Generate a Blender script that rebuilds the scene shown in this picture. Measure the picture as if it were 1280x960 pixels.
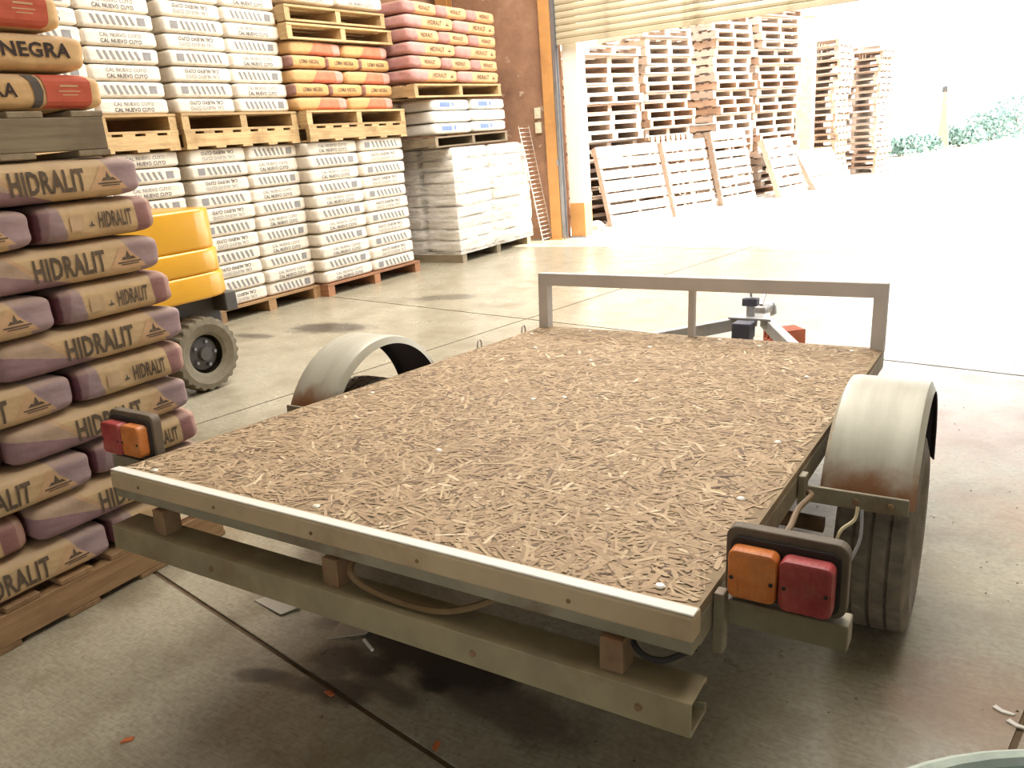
import bpy, bmesh, math, random
from mathutils import Vector, Matrix, noise, Euler
R = math.radians
for o in list(bpy.data.objects): bpy.data.objects.remove(o)
scn = bpy.context.scene
COL = scn.collection

# ------------------------------------------------------------------ camera
cam_d = bpy.data.cameras.new('camera'); cam = bpy.data.objects.new('camera', cam_d); COL.objects.link(cam)
cam_d.sensor_width = 36; cam_d.lens = 28.125; cam_d.clip_end = 400
YAW, PITCH, ROLL = R(32.39), math.atan(.304 * math.cos(R(4.66))), R(4.66)
fw = Vector((-math.sin(YAW) * math.cos(PITCH), math.cos(YAW) * math.cos(PITCH), -math.sin(PITCH)))
r0 = Vector((math.cos(YAW), math.sin(YAW), 0)); u0 = r0.cross(fw)
rr = r0 * math.cos(ROLL) - u0 * math.sin(ROLL); uu = r0 * math.sin(ROLL) + u0 * math.cos(ROLL)
mw = Matrix((rr, uu, -fw)).transposed().to_4x4(); mw.translation = (0, 0, 1.45)
cam.matrix_world = mw
scn.camera = cam

# ------------------------------------------------------------------ world, sun, skylights, exposure
wd = bpy.data.worlds.new('sky'); scn.world = wd; wd.use_nodes = True
bg = wd.node_tree.nodes['Background']; bg.inputs['Color'].default_value = (.82, .92, 1, 1); bg.inputs['Strength'].default_value = 5.0
def light(kind, name, loc, energy, color=(1, 1, 1), aim=None, size=None, portal=False, angle=None):
    d = bpy.data.lights.new(name, kind); o = bpy.data.objects.new(name, d); COL.objects.link(o)
    o.location = loc; d.energy = energy; d.color = color
    if aim is not None: o.rotation_euler = Vector(aim).to_track_quat('-Z', 'Y').to_euler()
    if size: d.shape = 'RECTANGLE'; d.size, d.size_y = size
    if angle: d.angle = angle
    if portal: d.cycles.is_portal = True
    return o
light('SUN', 'sun', (20, 14, 30), 20, (1, .95, .88), aim=(-.78, -.22, -.72), angle=R(.6))
light('AREA', 'door_daylight_portal', (-1.3, 10.6, 1.4), 1, aim=(0, -1, 0), size=(8, 2.7), portal=True)
light('AREA', 'added_rear_opening_portal', (2.2, -3.98, 1.25), 1, aim=(0, 1, 0), size=(2.8, 2.5), portal=True)  # unseen opening, added so daylight brightens the camera-side faces
SKY_COL = (1, .975, .93)
light('AREA', 'roof_skylight_aisle', (-3.6, 7.3, 5.3), 700, SKY_COL, aim=(0, 0, -1), size=(2.4, 6.2))
light('AREA', 'roof_skylight_centre', (-.3, 4.7, 5.3), 270, SKY_COL, aim=(0, 0, -1), size=(2.4, 6.5))
light('AREA', 'roof_skylight_rear', (1.5, -2.2, 5.3), 15, SKY_COL, aim=(0, 0, -1), size=(1.2, 4.0))
scn.view_settings.view_transform = 'Standard'; scn.view_settings.look = 'None'
scn.view_settings.exposure = 0; scn.view_settings.gamma = 1; scn.view_settings.use_curve_mapping = False

# ------------------------------------------------------------------ helpers
rnd = random.Random(7)
def srgb(r, g, b):
    def f(c):
        c /= 255
        return c / 12.92 if c <= .04045 else ((c + .055) / 1.055) ** 2.4
    return (f(r), f(g), f(b), 1)

class NT:
    """tiny wrapper to write procedural materials"""
    def __init__(s, name):
        s.m = bpy.data.materials.new(name); s.m.use_nodes = True; s.t = s.m.node_tree
        s.b = s.t.nodes['Principled BSDF']
    def node(s, k, **kw):
        n = s.t.nodes.new(k)
        for a, v in kw.items(): setattr(n, a, v)
        return n
    def put(s, sock, v):
        if hasattr(v, 'is_output') or isinstance(v, bpy.types.NodeSocket): s.t.links.new(v, sock)
        elif v is not None: sock.default_value = v
    def coord(s, k='Object'): return s.node('ShaderNodeTexCoord').outputs[k]
    def pos(s): return s.node('ShaderNodeNewGeometry').outputs['Position']
    def rand(s): return s.node('ShaderNodeObjectInfo').outputs['Random']
    def mapping(s, v, scale=(1, 1, 1), rot=(0, 0, 0), loc=(0, 0, 0)):
        n = s.node('ShaderNodeMapping'); s.put(n.inputs[0], v); n.inputs['Scale'].default_value = scale
        n.inputs['Rotation'].default_value = rot; n.inputs['Location'].default_value = loc
        return n.outputs[0]
    def addv(s, v, w):
        n = s.node('ShaderNodeVectorMath', operation='ADD'); s.put(n.inputs[0], v); s.put(n.inputs[1], w); return n.outputs[0]
    def sep(s, v):
        n = s.node('ShaderNodeSeparateXYZ'); s.put(n.inputs[0], v); return n.outputs
    def math(s, op, a, b=None, clamp=False):
        n = s.node('ShaderNodeMath', operation=op); n.use_clamp = clamp; s.put(n.inputs[0], a)
        if b is not None: s.put(n.inputs[1], b)
        return n.outputs[0]
    def noise(s, v, scale=5, detail=4, rough=.6, out='Fac'):
        n = s.node('ShaderNodeTexNoise'); s.put(n.inputs['Vector'], v); n.inputs['Scale'].default_value = scale
        n.inputs['Detail'].default_value = detail; n.inputs['Roughness'].default_value = rough
        return n.outputs[out]
    def ramp(s, f, stops):
        n = s.node('ShaderNodeValToRGB'); s.put(n.inputs[0], f); e = n.color_ramp.elements
        while len(e) < len(stops): e.new(.5)
        for q, (p, c) in zip(e, stops):
            q.position = p; q.color = c if hasattr(c, '__len__') else (c, c, c, 1)
        return n.outputs[0]
    def step(s, f, a, b):
        n = s.node('ShaderNodeMapRange'); n.interpolation_type = 'SMOOTHSTEP'; s.put(n.inputs[0], f)
        n.inputs[1].default_value = a; n.inputs[2].default_value = b
        return n.outputs[0]
    def mix(s, f, a, b, mode='MIX'):
        n = s.node('ShaderNodeMix', data_type='RGBA', blend_type=mode); s.put(n.inputs[0], f); s.put(n.inputs[6], a); s.put(n.inputs[7], b)
        return n.outputs[2]
    def bump(s, h, strength=.3, dist=.01):
        n = s.node('ShaderNodeBump'); s.put(n.inputs['Height'], h); n.inputs['Strength'].default_value = strength; n.inputs['Distance'].default_value = dist
        s.t.links.new(n.outputs[0], s.b.inputs['Normal'])
    def done(s, col, rough=.8, metal=0, spec=None):
        s.put(s.b.inputs['Base Color'], col); s.put(s.b.inputs['Roughness'], rough); s.b.inputs['Metallic'].default_value = metal
        if spec is not None: s.b.inputs['Specular IOR Level'].default_value = spec
        return s.m
def sc(c, k): return (min(c[0] * k, 1), min(c[1] * k, 1), min(c[2] * k, 1), 1)

def plain(name, col, rough=.7, metal=0, var=.25, scale=8, bump=.15, dirt=None, rnd_amt=.0, spec=None):
    n = NT(name); c = n.coord(); f = n.noise(c, scale, 5)
    out = n.ramp(f, [(.3, sc(col, 1 - var)), (.7, sc(col, 1 + var * .6))])
    if dirt:
        g = n.noise(c, scale * .35, 6, .7); out = n.mix(n.step(g, .5, .68), out, dirt)
    if rnd_amt:
        out = n.mix(1, out, n.ramp(n.rand(), [(0, 1 - rnd_amt), (1, 1.0)]), 'MULTIPLY')
    if bump: n.bump(n.noise(c, scale * 5, 4), bump, .004)
    return n.done(out, rough, metal, spec)

def wood(name, a, b, rough=.8, knots=True):
    n = NT(name); c = n.addv(n.coord(), n.mapping(n.node('ShaderNodeObjectInfo').outputs['Location'], (3.1, 2.3, 5.7)))
    g = n.noise(n.mapping(c, (2, 28, 28)), 1.6, 5, .65)
    col = n.ramp(g, [(.25, a), (.75, b)])
    blot = n.noise(c, 3, 4); col = n.mix(n.step(blot, .5, .8), col, sc(a, .75))
    col = n.mix(1, col, n.ramp(n.rand(), [(0, .68), (.5, .92), (1, 1.0)]), 'MULTIPLY')
    n.bump(g, .3, .004)
    return n.done(col, rough)

M = {}
M['wood'] = wood('pale_pallet_wood', srgb(178, 142, 96), srgb(224, 192, 140))
M['wood_mid'] = wood('brown_pallet_wood', srgb(140, 104, 68), srgb(182, 144, 100))
M['wood_old'] = wood('grey_weathered_wood', srgb(128, 110, 86), srgb(166, 148, 118))
M['wood_red'] = wood('reddish_pallet_wood', srgb(150, 98, 66), srgb(190, 138, 98))
M['wood_out'] = wood('sun_bleached_wood', srgb(186, 164, 146), srgb(216, 198, 180))
M['wood_out2'] = wood('outdoor_brown_wood', srgb(172, 142, 120), srgb(204, 176, 152))
M['ink'] = plain('dark_ink', srgb(62, 46, 38), .8, var=.3, scale=30, bump=0)
M['ink_soft'] = plain('faded_ink', srgb(100, 82, 64), .8, var=.3, scale=40, bump=0)
M['ink_grey'] = plain('grey_ink', srgb(92, 88, 88), .8, var=.2, scale=20, bump=0)
M['ink_light'] = plain('light_grey_ink', srgb(140, 136, 134), .8, var=.2, scale=20, bump=0)
M['ink_blue'] = plain('blue_ink', srgb(120, 140, 190), .8, var=.2, scale=20, bump=0)
M['peach'] = plain('peach_print', srgb(206, 164, 122), .85, var=.12, scale=14, bump=0)
M['red_print'] = plain('red_print', srgb(196, 88, 60), .75, var=.12, scale=10, bump=0)
M['pale_print'] = plain('pale_print', srgb(198, 164, 126), .8, var=.1, bump=0)
M['slate_print'] = plain('slate_print', srgb(88, 78, 70), .8, var=.15, bump=0)

def bandmat(name, base, axis, half, zh, bands, dust=srgb(176, 150, 120), rough=.75, dustk=.55):
    """paper bag: base colour with printed bands (threshold, slope, direction, colour) along one local axis"""
    n = NT(name); c = n.coord(); s = n.sep(c)
    u = n.math('DIVIDE', s[axis], half); v = n.math('DIVIDE', n.math('SUBTRACT', s[2], zh), zh)
    wob = n.math('MULTIPLY', n.math('SUBTRACT', n.noise(c, 14, 3), .5), .05)
    col = n.ramp(n.noise(c, 9, 5), [(.3, sc(base, .84)), (.7, sc(base, 1.08))])
    for t, sl, dr, cc in bands:
        d = n.math('ADD', n.math('SUBTRACT', n.math('ADD', u, n.math('MULTIPLY', v, sl)), t), wob)
        m = n.step(d, -.015, .015) if dr > 0 else n.step(d, .015, -.015)
        tone = n.ramp(n.noise(c, 12, 5), [(.3, sc(cc, .8)), (.7, sc(cc, 1.12))])
        col = n.mix(m, col, tone)
    # cement dust lying on the upward faces
    nz = n.sep(n.node('ShaderNodeNewGeometry').outputs['Normal'])[2]
    dm = n.math('MULTIPLY', n.math('MULTIPLY', n.step(nz, .15, .75), n.step(n.noise(c, 6, 5), .25, .65)), dustk)
    col = n.mix(dm, col, dust)
    h = n.math('ADD', n.noise(n.mapping(c, (5, 8, 14)), 1.6, 2, .5), n.math('MULTIPLY', n.noise(n.mapping(c, (30, 30, 12), (.3, .2, .6)), 1, 2), .12))
    n.bump(h, .5, .014)
    return n.done(col, rough)

KR = srgb(206, 172, 126)
LIL = srgb(166, 138, 136); PUR = srgb(150, 116, 116); DPUR = srgb(100, 54, 60)
M['hid_l'] = bandmat('kraft_bag_lilac_ends', KR, 0, .35, .067, [(-.35, .2, -1, srgb(206, 164, 122)), (-.41, .2, -1, srgb(184, 154, 128)), (-.62, .75, -1, PUR), (.66, .1, 1, LIL)])
M['hid_e'] = bandmat('kraft_bag_purple_sides', KR, 1, .23, .067, [(-.60, .05, -1, LIL), (-.80, -.05, -1, PUR), (-.90, 0, -1, DPUR), (.56, .02, 1, srgb(150, 104, 96)), (.80, 0, 1, srgb(176, 136, 120))])
M['neg_a'] = bandmat('kraft_bag_red_panel', srgb(214, 172, 118), 0, .35, .06, [])
M['ora_l'] = bandmat('kraft_bag_orange_half', srgb(208, 162, 106), 0, .39, .067, [(-.15, -.12, 1, srgb(212, 118, 86)), (.62, .05, 1, srgb(216, 148, 132))])
M['ora_e'] = bandmat('kraft_bag_plain_end', srgb(208, 160, 102), 1, .26, .067, [(-.86, 0, -1, srgb(150, 108, 96))])
M['pur_l'] = bandmat('kraft_bag_pink_end', srgb(212, 168, 122), 0, .48, .072, [(-.36, 0, -1, srgb(190, 140, 132))])
M['pur_e'] = bandmat('kraft_bag_pink_side', srgb(212, 166, 120), 1, .31, .072, [(-.42, .05, -1, srgb(182, 130, 122))])
WH = srgb(226, 214, 196)
M['lime'] = bandmat('white_lime_bag', WH, 0, .35, .067, [], dust=srgb(226, 214, 192), rough=.6)
M['lime_b'] = bandmat('white_blue_bag', srgb(232, 226, 216), 0, .45, .067, [], dust=srgb(226, 214, 196), rough=.45)
M['grey_bag'] = bandmat('dusty_white_bag', srgb(222, 212, 198), 0, .45, .067, [], dust=srgb(205, 192, 172), rough=.4)

class MB:
    def __init__(s): s.v = []; s.f = []
    def add(s, v, f):
        k = len(s.v); s.v += [tuple(p) for p in v]; s.f += [tuple(i + k for i in q) for q in f]; return s
    def box(s, c, d, rot=None):
        h = Vector(d) / 2; m = Euler(rot).to_matrix() if rot else Matrix.Identity(3)
        v = [Vector(c) + m @ Vector((h.x * a, h.y * b, h.z * e)) for a in (-1, 1) for b in (-1, 1) for e in (-1, 1)]
        return s.add(v, [(0, 1, 3, 2), (4, 6, 7, 5), (0, 4, 5, 1), (2, 3, 7, 6), (0, 2, 6, 4), (1, 5, 7, 3)])
    def beam(s, a, b, w, h):
        a, b = Vector(a), Vector(b); d = b - a; q = d.to_track_quat('X', 'Z').to_matrix(); hh = Vector((d.length / 2, w / 2, h / 2)); c = (a + b) / 2
        v = [c + q @ Vector((hh.x * i, hh.y * j, hh.z * k)) for i in (-1, 1) for j in (-1, 1) for k in (-1, 1)]
        return s.add(v, [(0, 1, 3, 2), (4, 6, 7, 5), (0, 4, 5, 1), (2, 3, 7, 6), (0, 2, 6, 4), (1, 5, 7, 3)])
    def prism(s, poly, axis, a, b):
        def P(u, w, t): return [(t, u, w), (u, t, w), (u, w, t)][axis]
        n = len(poly); v = [P(u, w, a) for u, w in poly] + [P(u, w, b) for u, w in poly]
        f = [tuple(range(n))[::-1], tuple(range(n, 2 * n))] + [(i, (i + 1) % n, n + (i + 1) % n, n + i) for i in range(n)]
        return s.add(v, f)
    def tube(s, path, r, n=8, closed=False):
        P = [Vector(p) for p in path]; v = []; f = []; up = Vector((.13, .31, .94))
        N = len(P)
        for i, p in enumerate(P):
            d = (P[(i + 1) % N] - P[i - 1]) if closed else (P[min(i + 1, N - 1)] - P[max(i - 1, 0)])
            d.normalize(); x = d.cross(up).normalized(); y = x.cross(d); ri = r[i] if hasattr(r, '__len__') else r
            v += [p + x * math.cos(2 * math.pi * k / n) * ri + y * math.sin(2 * math.pi * k / n) * ri for k in range(n)]
        for i in range(N if closed else N - 1):
            j = (i + 1) % N
            f += [(i * n + k, i * n + (k + 1) % n, j * n + (k + 1) % n, j * n + k) for k in range(n)]
        if not closed: f += [tuple(range(n))[::-1], tuple(range((N - 1) * n, N * n))]
        return s.add(v, f)
    def lathe(s, prof, n=32, axis='z', c=(0, 0, 0), rfun=None, caps=False):
        v = []; f = []; m = len(prof)
        for k in range(n):
            a = 2 * math.pi * k / n
            for i, (r, h) in enumerate(prof):
                q = r + (rfun(i, k) if rfun else 0); x, y = q * math.cos(a), q * math.sin(a)
                v.append(Vector(c) + Vector({'z': (x, y, h), 'x': (h, x, y), 'y': (x, h, y)}[axis]))
        for k in range(n):
            j = (k + 1) % n
            f += [(k * m + i, j * m + i, j * m + i + 1, k * m + i + 1) for i in range(m - 1)]
        if caps: f += [tuple(k * m for k in range(n))[::-1], tuple(k * m + m - 1 for k in range(n))]
        return s.add(v, f)
    def grid(s, fn, nu, nv):
        v = [fn(i / nu, j / nv) for i in range(nu + 1) for j in range(nv + 1)]
        f = [(i * (nv + 1) + j, (i + 1) * (nv + 1) + j, (i + 1) * (nv + 1) + j + 1, i * (nv + 1) + j + 1) for i in range(nu) for j in range(nv)]
        return s.add(v, f)
    def mesh(s, name, mat, smooth=False, bevel=0, thick=0, segs=2):
        me = bpy.data.meshes.new(name); me.from_pydata(s.v, [], s.f)
        bm = bmesh.new(); bm.from_mesh(me); bmesh.ops.recalc_face_normals(bm, faces=bm.faces)
        if bevel: bmesh.ops.bevel(bm, geom=[e for e in bm.edges if len(e.link_faces) == 2 and e.calc_face_angle() > .5], offset=bevel, segments=segs, affect='EDGES', profile=.5, clamp_overlap=True)
        if thick: bmesh.ops.solidify(bm, geom=bm.faces[:], thickness=thick)
        if smooth:
            for q in bm.faces: q.smooth = True
            for e in bm.edges:
                if len(e.link_faces) == 2 and e.calc_face_angle() > .7: e.smooth = False
        bm.to_mesh(me); bm.free()
        me.materials.append(M[mat] if isinstance(mat, str) else mat)
        return me
    def build(s, name, mat, parent=None, loc=None, rot=None, **k):
        return link(name, s.mesh(name, mat, **k), parent, loc, rot)

def link(name, data, parent=None, loc=None, rot=None):
    o = bpy.data.objects.new(name, data); COL.objects.link(o); o.parent = parent
    if loc is not None: o.location = loc
    if rot is not None: o.rotation_euler = rot
    return o
def tag(o, label=None, cat=None, group=None, kind=None):
    if label:
        assert 4 <= len(label.split()) <= 16, (len(label.split()), label)
        o['label'] = label
    if cat: o['category'] = cat
    if group: o['group'] = group
    if kind: o['kind'] = kind
    return o
def empty(name, loc=(0, 0, 0), rot=(0, 0, 0)):
    o = bpy.data.objects.new(name, None); o.empty_display_size = .1; COL.objects.link(o); o.location = loc; o.rotation_euler = rot
    return o
def copy_tree(o, parent=None):
    c = o.copy(); COL.objects.link(c); c.parent = parent
    for ch in o.children: copy_tree(ch, c)
    return c
BOARDS = {}
def board(name, dims, c, rotz, parent, mat='wood', bevel=0, rot=None):
    k = (tuple(round(x, 4) for x in dims), mat, bevel)
    if k not in BOARDS: BOARDS[k] = MB().box((0, 0, 0), dims).mesh('board', mat, bevel=bevel, segs=1)
    return link(name, BOARDS[k], parent, c, rot or (0, 0, rotz))
ORD = ['bottom', 'second', 'third', 'fourth', 'fifth', 'sixth', 'seventh', 'eighth', 'ninth', 'tenth', 'eleventh', 'twelfth', 'thirteenth', 'fourteenth', 'fifteenth', 'sixteenth', 'seventeenth', 'eighteenth', 'nineteenth', 'twentieth', 'twenty-first', 'twenty-second', 'twenty-third', 'twenty-fourth', 'twenty-fifth']

# ------------------------------------------------------------------ structure: floor, ground, walls, roof, shutter
def floor_material():
    n = NT('stained_concrete'); p = n.pos()
    big = n.noise(p, .55, 5, .6); mid = n.noise(p, 3.2, 7, .65); fine = n.noise(p, 60, 3)
    broom = n.noise(n.mapping(p, (16, 160, 1), (0, 0, R(-11))), 1.0, 3)
    col = n.ramp(big, [(.3, srgb(158, 149, 126)), (.7, srgb(186, 177, 154))])
    col = n.mix(n.math('MULTIPLY', n.step(mid, .42, .70), .7), col, srgb(134, 121, 96))
    col = n.mix(n.math('MULTIPLY', n.step(fine, .35, .75), .35), col, srgb(98, 86, 72))
    col = n.mix(n.math('MULTIPLY', n.step(broom, .42, .68), .32), col, srgb(112, 98, 80))
    s = n.sep(p); warp = n.math('MULTIPLY', n.math('SUBTRACT', n.noise(p, 6, 6, .65), .5), 1.5)
    # oil spills and tyre smears, each with its own outline
    for x, y, rx, ry, a, k in [(-5.05, 5.02, .42, .20, .2, .85), (-4.80, 6.40, .40, .16, .3, .5), (-5.55, 4.60, .25, .08, .1, .7), (-1.62, 1.45, .10, .07, .3, .95), (-1.50, 1.46, .09, .05, .2, .85),
                            (-1.36, 1.60, .34, .14, -.1, .9), (-1.66, 1.30, .16, .035, .1, .6), (-1.52, 1.33, .13, .06, .1, .85), (-1.40, 1.40, .14, .04, -.2, .6), (-1.1, 1.50, .35, .10, -.15, .6), (-1.75, 1.62, .10, .05, .8, .55), (-1.27, 1.47, .05, .03, 0, .8), (-1.60, 1.38, .07, .03, .4, .7), (-1.78, 1.28, .10, .03, .3, .6)]:
        dx = n.math('SUBTRACT', s[0], x); dy = n.math('SUBTRACT', s[1], y); c, q = math.cos(a), math.sin(a)
        ex = n.math('DIVIDE', n.math('ADD', n.math('MULTIPLY', dx, c), n.math('MULTIPLY', dy, q)), rx)
        ey = n.math('DIVIDE', n.math('SUBTRACT', n.math('MULTIPLY', dy, c), n.math('MULTIPLY', dx, q)), ry)
        d = n.math('ADD', n.math('SQRT', n.math('ADD', n.math('MULTIPLY', ex, ex), n.math('MULTIPLY', ey, ey))), warp)
        col = n.mix(n.math('MULTIPLY', n.step(d, 1.25, .55), k), col, srgb(52, 42, 36))
    for x, y, r_ in [(-.1, 4.2, .8), (.05, 2.0, .25), (.3, 3.2, .4)]:      # rust-red dust
        dx = n.math('SUBTRACT', s[0], x); dy = n.math('SUBTRACT', s[1], y)
        d = n.math('ADD', n.math('DIVIDE', n.math('SQRT', n.math('ADD', n.math('MULTIPLY', dx, dx), n.math('MULTIPLY', dy, dy))), r_), warp)
        col = n.mix(n.math('MULTIPLY', n.step(d, 1.2, .2), .35), col, srgb(168, 112, 78))
    n.bump(n.math('ADD', broom, n.math('MULTIPLY', fine, .6)), .12, .002)
    return n.done(col, n.ramp(mid, [(.3, .24), (.7, .36)]), spec=.5)
M['floor'] = floor_material()
M['joint'] = plain('dark_joint_dirt', srgb(112, 92, 68), .95, var=.3, scale=12)
floor = MB().box((-1.5, 3.3, -.066), (14, 14.8, .12)).build('floor', 'joint')
tag(floor, 'worn concrete slab floor with oil stains inside the shed', kind='structure')
A11 = R(-11)
ux, uy = Vector((math.cos(A11), math.sin(A11), 0)), Vector((-math.sin(A11), math.cos(A11), 0))
# slab joints: one set passes (-3.42, 5.72) and (0.12, 1.95), the other (-2.62, 1.55) and (-3.44, 5.66)
P0 = Vector((-3.42, 5.70, 0)); SX, SY = 4.2, 3.93
for i in range(-2, 3):
    for j in range(-4, 3):
        a = P0 + ux * (i * SX) + uy * (j * SY)
        poly = [a + ux * s_ + uy * t_ for s_, t_ in ((.008, .009), (SX - .008, .009), (SX - .008, SY - .009), (.008, SY - .009))]
        # clip the slab against the shed outline
        bm = bmesh.new(); vs = [bm.verts.new(p) for p in poly]; bm.faces.new(vs)
        for co, no in (((-8, 0, 0), (-1, 0, 0)), ((5, 0, 0), (1, 0, 0)), ((0, -4, 0), (0, -1, 0)), ((0, 10.65, 0), (0, 1, 0))):
            bmesh.ops.bisect_plane(bm, geom=bm.verts[:] + bm.edges[:] + bm.faces[:], plane_co=co, plane_no=no, clear_outer=True)
        if bm.faces:
            ex = bmesh.ops.extrude_face_region(bm, geom=bm.faces[:])
            for v in ex['geom']:
                if isinstance(v, bmesh.types.BMVert): v.co.z -= .028
            bmesh.ops.recalc_face_normals(bm, faces=bm.faces)
            me = bpy.data.meshes.new('slab'); bm.to_mesh(me); me.materials.append(M['floor']); link('slab', me, floor)
        bm.free()

n = NT('pale_yard_ground'); p = n.pos()
c_ = n.ramp(n.noise(p, 1.2, 7, .65), [(.3, srgb(178, 168, 154)), (.7, srgb(206, 196, 182))])
c_ = n.mix(n.math('MULTIPLY', n.step(n.noise(p, 7, 6), .55, .75), .3), c_, srgb(150, 132, 112)); n.bump(n.noise(p, 40, 4), .3, .01)
M['ground'] = n.done(c_, .9)
g = MB().box((0, 55.65, -.08), (120, 90, .16)).box((0, -14.1, -.08), (60, 20, .16)).build('ground', 'ground'); tag(g, 'pale sunlit yard ground outside the open door', kind='structure')

n = NT('stained_brown_wall'); p = n.pos()
c_ = n.ramp(n.noise(p, 2.2, 7, .7), [(.25, srgb(126, 94, 74)), (.55, srgb(164, 124, 96)), (.8, srgb(188, 152, 124))])
c_ = n.mix(n.step(n.noise(n.mapping(p, (3, 3, 5)), 1.3, 4, .6), .62, .72), c_, srgb(196, 172, 148)); n.bump(n.noise(p, 25, 4), .4, .01)
M['wall'] = n.done(c_, .9)
M['orange'] = plain('orange_column_paint', srgb(198, 144, 84), .6, var=.15, scale=4, dirt=srgb(178, 122, 74))
M['galv'] = plain('galvanised_steel', srgb(150, 150, 152), .4, .7, var=.15)
M['roofing'] = plain('roof_sheet', srgb(168, 168, 164), .6, 0, var=.1)
M['block'] = plain('grey_block_wall', srgb(172, 170, 164), .9, var=.12, scale=3)
w = MB().box((-7.72, 3.3, 2.9), (.2, 15, 5.8)).build('wall_left', 'wall'); tag(w, 'brown stained wall behind the row of stacked bags', kind='structure')
w = MB().box((-6.62, 10.75, 2.9), (2.0, .2, 5.8)).box((-1.25, 10.75, 4.9), (8.75, .2, 1.8)).box((4.1, 10.75, 2.9), (2.0, .2, 5.8)).build('wall_front', 'wall')
tag(w, 'brown stained wall around the wide roller door', kind='structure')
w = MB().box((5.1, 3.3, 2.9), (.2, 15, 5.8)).build('wall_right', 'block'); tag(w, 'grey wall on the far right outside the frame', kind='structure')
w = MB().box((-3.5, -4.1, 2.9), (8.6, .2, 5.8)).box((4.4, -4.1, 2.9), (1.6, .2, 5.8)).box((2.2, -4.1, 4.15), (2.8, .2, 3.3)).build('wall_back', 'block'); tag(w, 'grey wall behind the camera with an opening added for light', kind='structure')
w = MB().box((-1.3, 3.3, 5.55), (13, 15.2, .12)).build('ceiling', 'roofing'); tag(w, 'sheet metal shed roof high overhead', kind='structure')

t = empty('steel_column', (-5.70, 10.56, 0)); tag(t, 'orange painted steel column beside the roller door', 'column')
MB().box((0, 0, 2.3), (.17, .014, 4.6)).box((0, .12, 2.3), (.17, .014, 4.6)).box((0, .06, 2.3), (.02, .12, 4.6)).build('beam', 'orange', t)
MB().box((0, .06, .008), (.22, .2, .016)).build('base_plate', 'orange', t)
MB().box((.088, -.012, 1.10), (.02, .02, .09)).build('door_latch', 'galv', t)
t = empty('steel_column', (-7.35, 10.50, 0)); tag(t, 'orange painted column in the corner above the purple bag stack', 'column')
MB().box((0, 0, 2.3), (.2, .014, 4.6)).box((0, .12, 2.3), (.2, .014, 4.6)).box((0, .06, 2.3), (.02, .12, 4.6)).build('beam', 'orange', t)
MB().box((0, .06, .008), (.25, .2, .016)).build('base_plate', 'orange', t)
t = empty('door_post', (-5.43, 10.86, 0)); tag(t, 'sunlit white door post with orange foot outside the roller door', 'post')
M['white'] = plain('white_chip', srgb(236, 228, 214), .6, var=.05)
MB().box((0, 0, 2.15), (.24, .24, 3.3)).build('post', 'white', t, bevel=.01)
MB().box((0, 0, .25), (.245, .245, .5)).build('painted_foot', 'orange', t, bevel=.01)
MB().box((0, 0, .01), (.3, .3, .02)).build('base_plate', 'galv', t)

M['slat'] = plain('beige_shutter_steel', srgb(186, 172, 142), .5, .1, var=.12, scale=3, dirt=srgb(150, 134, 106))
t = empty('roller_shutter', (-1.3, 10.62, 2.66)); tag(t, 'half raised beige roller shutter across the top of the door', 'shutter')
MB().box((0, 0, .035), (8.5, .05, .07)).build('bottom_bar', 'slat', t, bevel=.008)
sl = MB().prism([(0, 0), (-.012, .012), (-.018, .04), (-.012, .07), (0, .084), (.008, .084), (.008, 0)], 0, -4.25, 4.25).mesh('slat', 'slat')
for k in range(12): link('slat', sl, t, (0, 0, .072 + k * .0865))
t2 = empty('shutter_guide', (-5.585, 10.60, 0)); tag(t2, 'grey steel guide channel of the roller shutter', 'guide rail')
MB().box((0, .05, 2), (.05, .008, 4)).box((-.022, .01, 2), (.006, .09, 4)).box((0, -.03, 2), (.05, .008, 4)).build('channel', 'galv', t2)
M['switch'] = plain('cream_plastic', srgb(226, 214, 186), .5, var=.05)
for z, lb in ((1.80, 'upper of two cream switch boxes on the brown wall'), (1.60, 'lower of two cream switch boxes on the brown wall')):
    t = empty('switch_box', (-5.93, 10.63, z)); tag(t, lb, 'switch', 'switch boxes by the door')
    MB().box((0, 0, 0), (.10, .04, .15)).build('cover', 'switch', t, bevel=.008)
    MB().box((0, -.024, 0), (.035, .012, .05)).build('rocker', 'switch', t, bevel=.003)

# ------------------------------------------------------------------ trailer (local frame: rear-left deck corner, x right, y forward)
M['osb'] = plain('osb_board', srgb(148, 126, 94), .85, var=.25, scale=10)
def flake_mat():
    n = NT('osb_flakes'); a = n.node('ShaderNodeAttribute', attribute_name='tone').outputs['Fac']
    col = n.ramp(a, [(0, srgb(112, 88, 64)), (.22, srgb(152, 124, 92)), (.6, srgb(180, 151, 115)), (.9, srgb(196, 170, 133)), (1, srgb(214, 192, 156))])
    blot = n.noise(n.coord(), 2.6, 6, .65); col = n.mix(n.math('MULTIPLY', n.step(blot, .46, .72), .42), col, srgb(150, 122, 92))
    n.bump(n.noise(n.coord(), 80, 3), .25, .003)
    return n.done(col, .75)
M['flake'] = flake_mat()
M['strip'] = plain('cream_edge_board', srgb(194, 170, 134), .5, var=.12, scale=5, dirt=srgb(172, 146, 112))
M['frame'] = plain('dusty_frame_steel', srgb(150, 140, 116), .6, .15, var=.22, scale=6, dirt=srgb(122, 96, 72))
M['bumper'] = plain('olive_bumper_steel', srgb(156, 141, 108), .5, .0, var=.3, scale=6, dirt=srgb(128, 104, 74))
M['rail'] = plain('grey_rail_steel', srgb(196, 188, 180), .6, .0, var=.12, scale=5)
M['bracket'] = plain('rusty_bracket', srgb(142, 112, 80), .75, .1, var=.3, scale=16, dirt=srgb(132, 84, 48))
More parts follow.
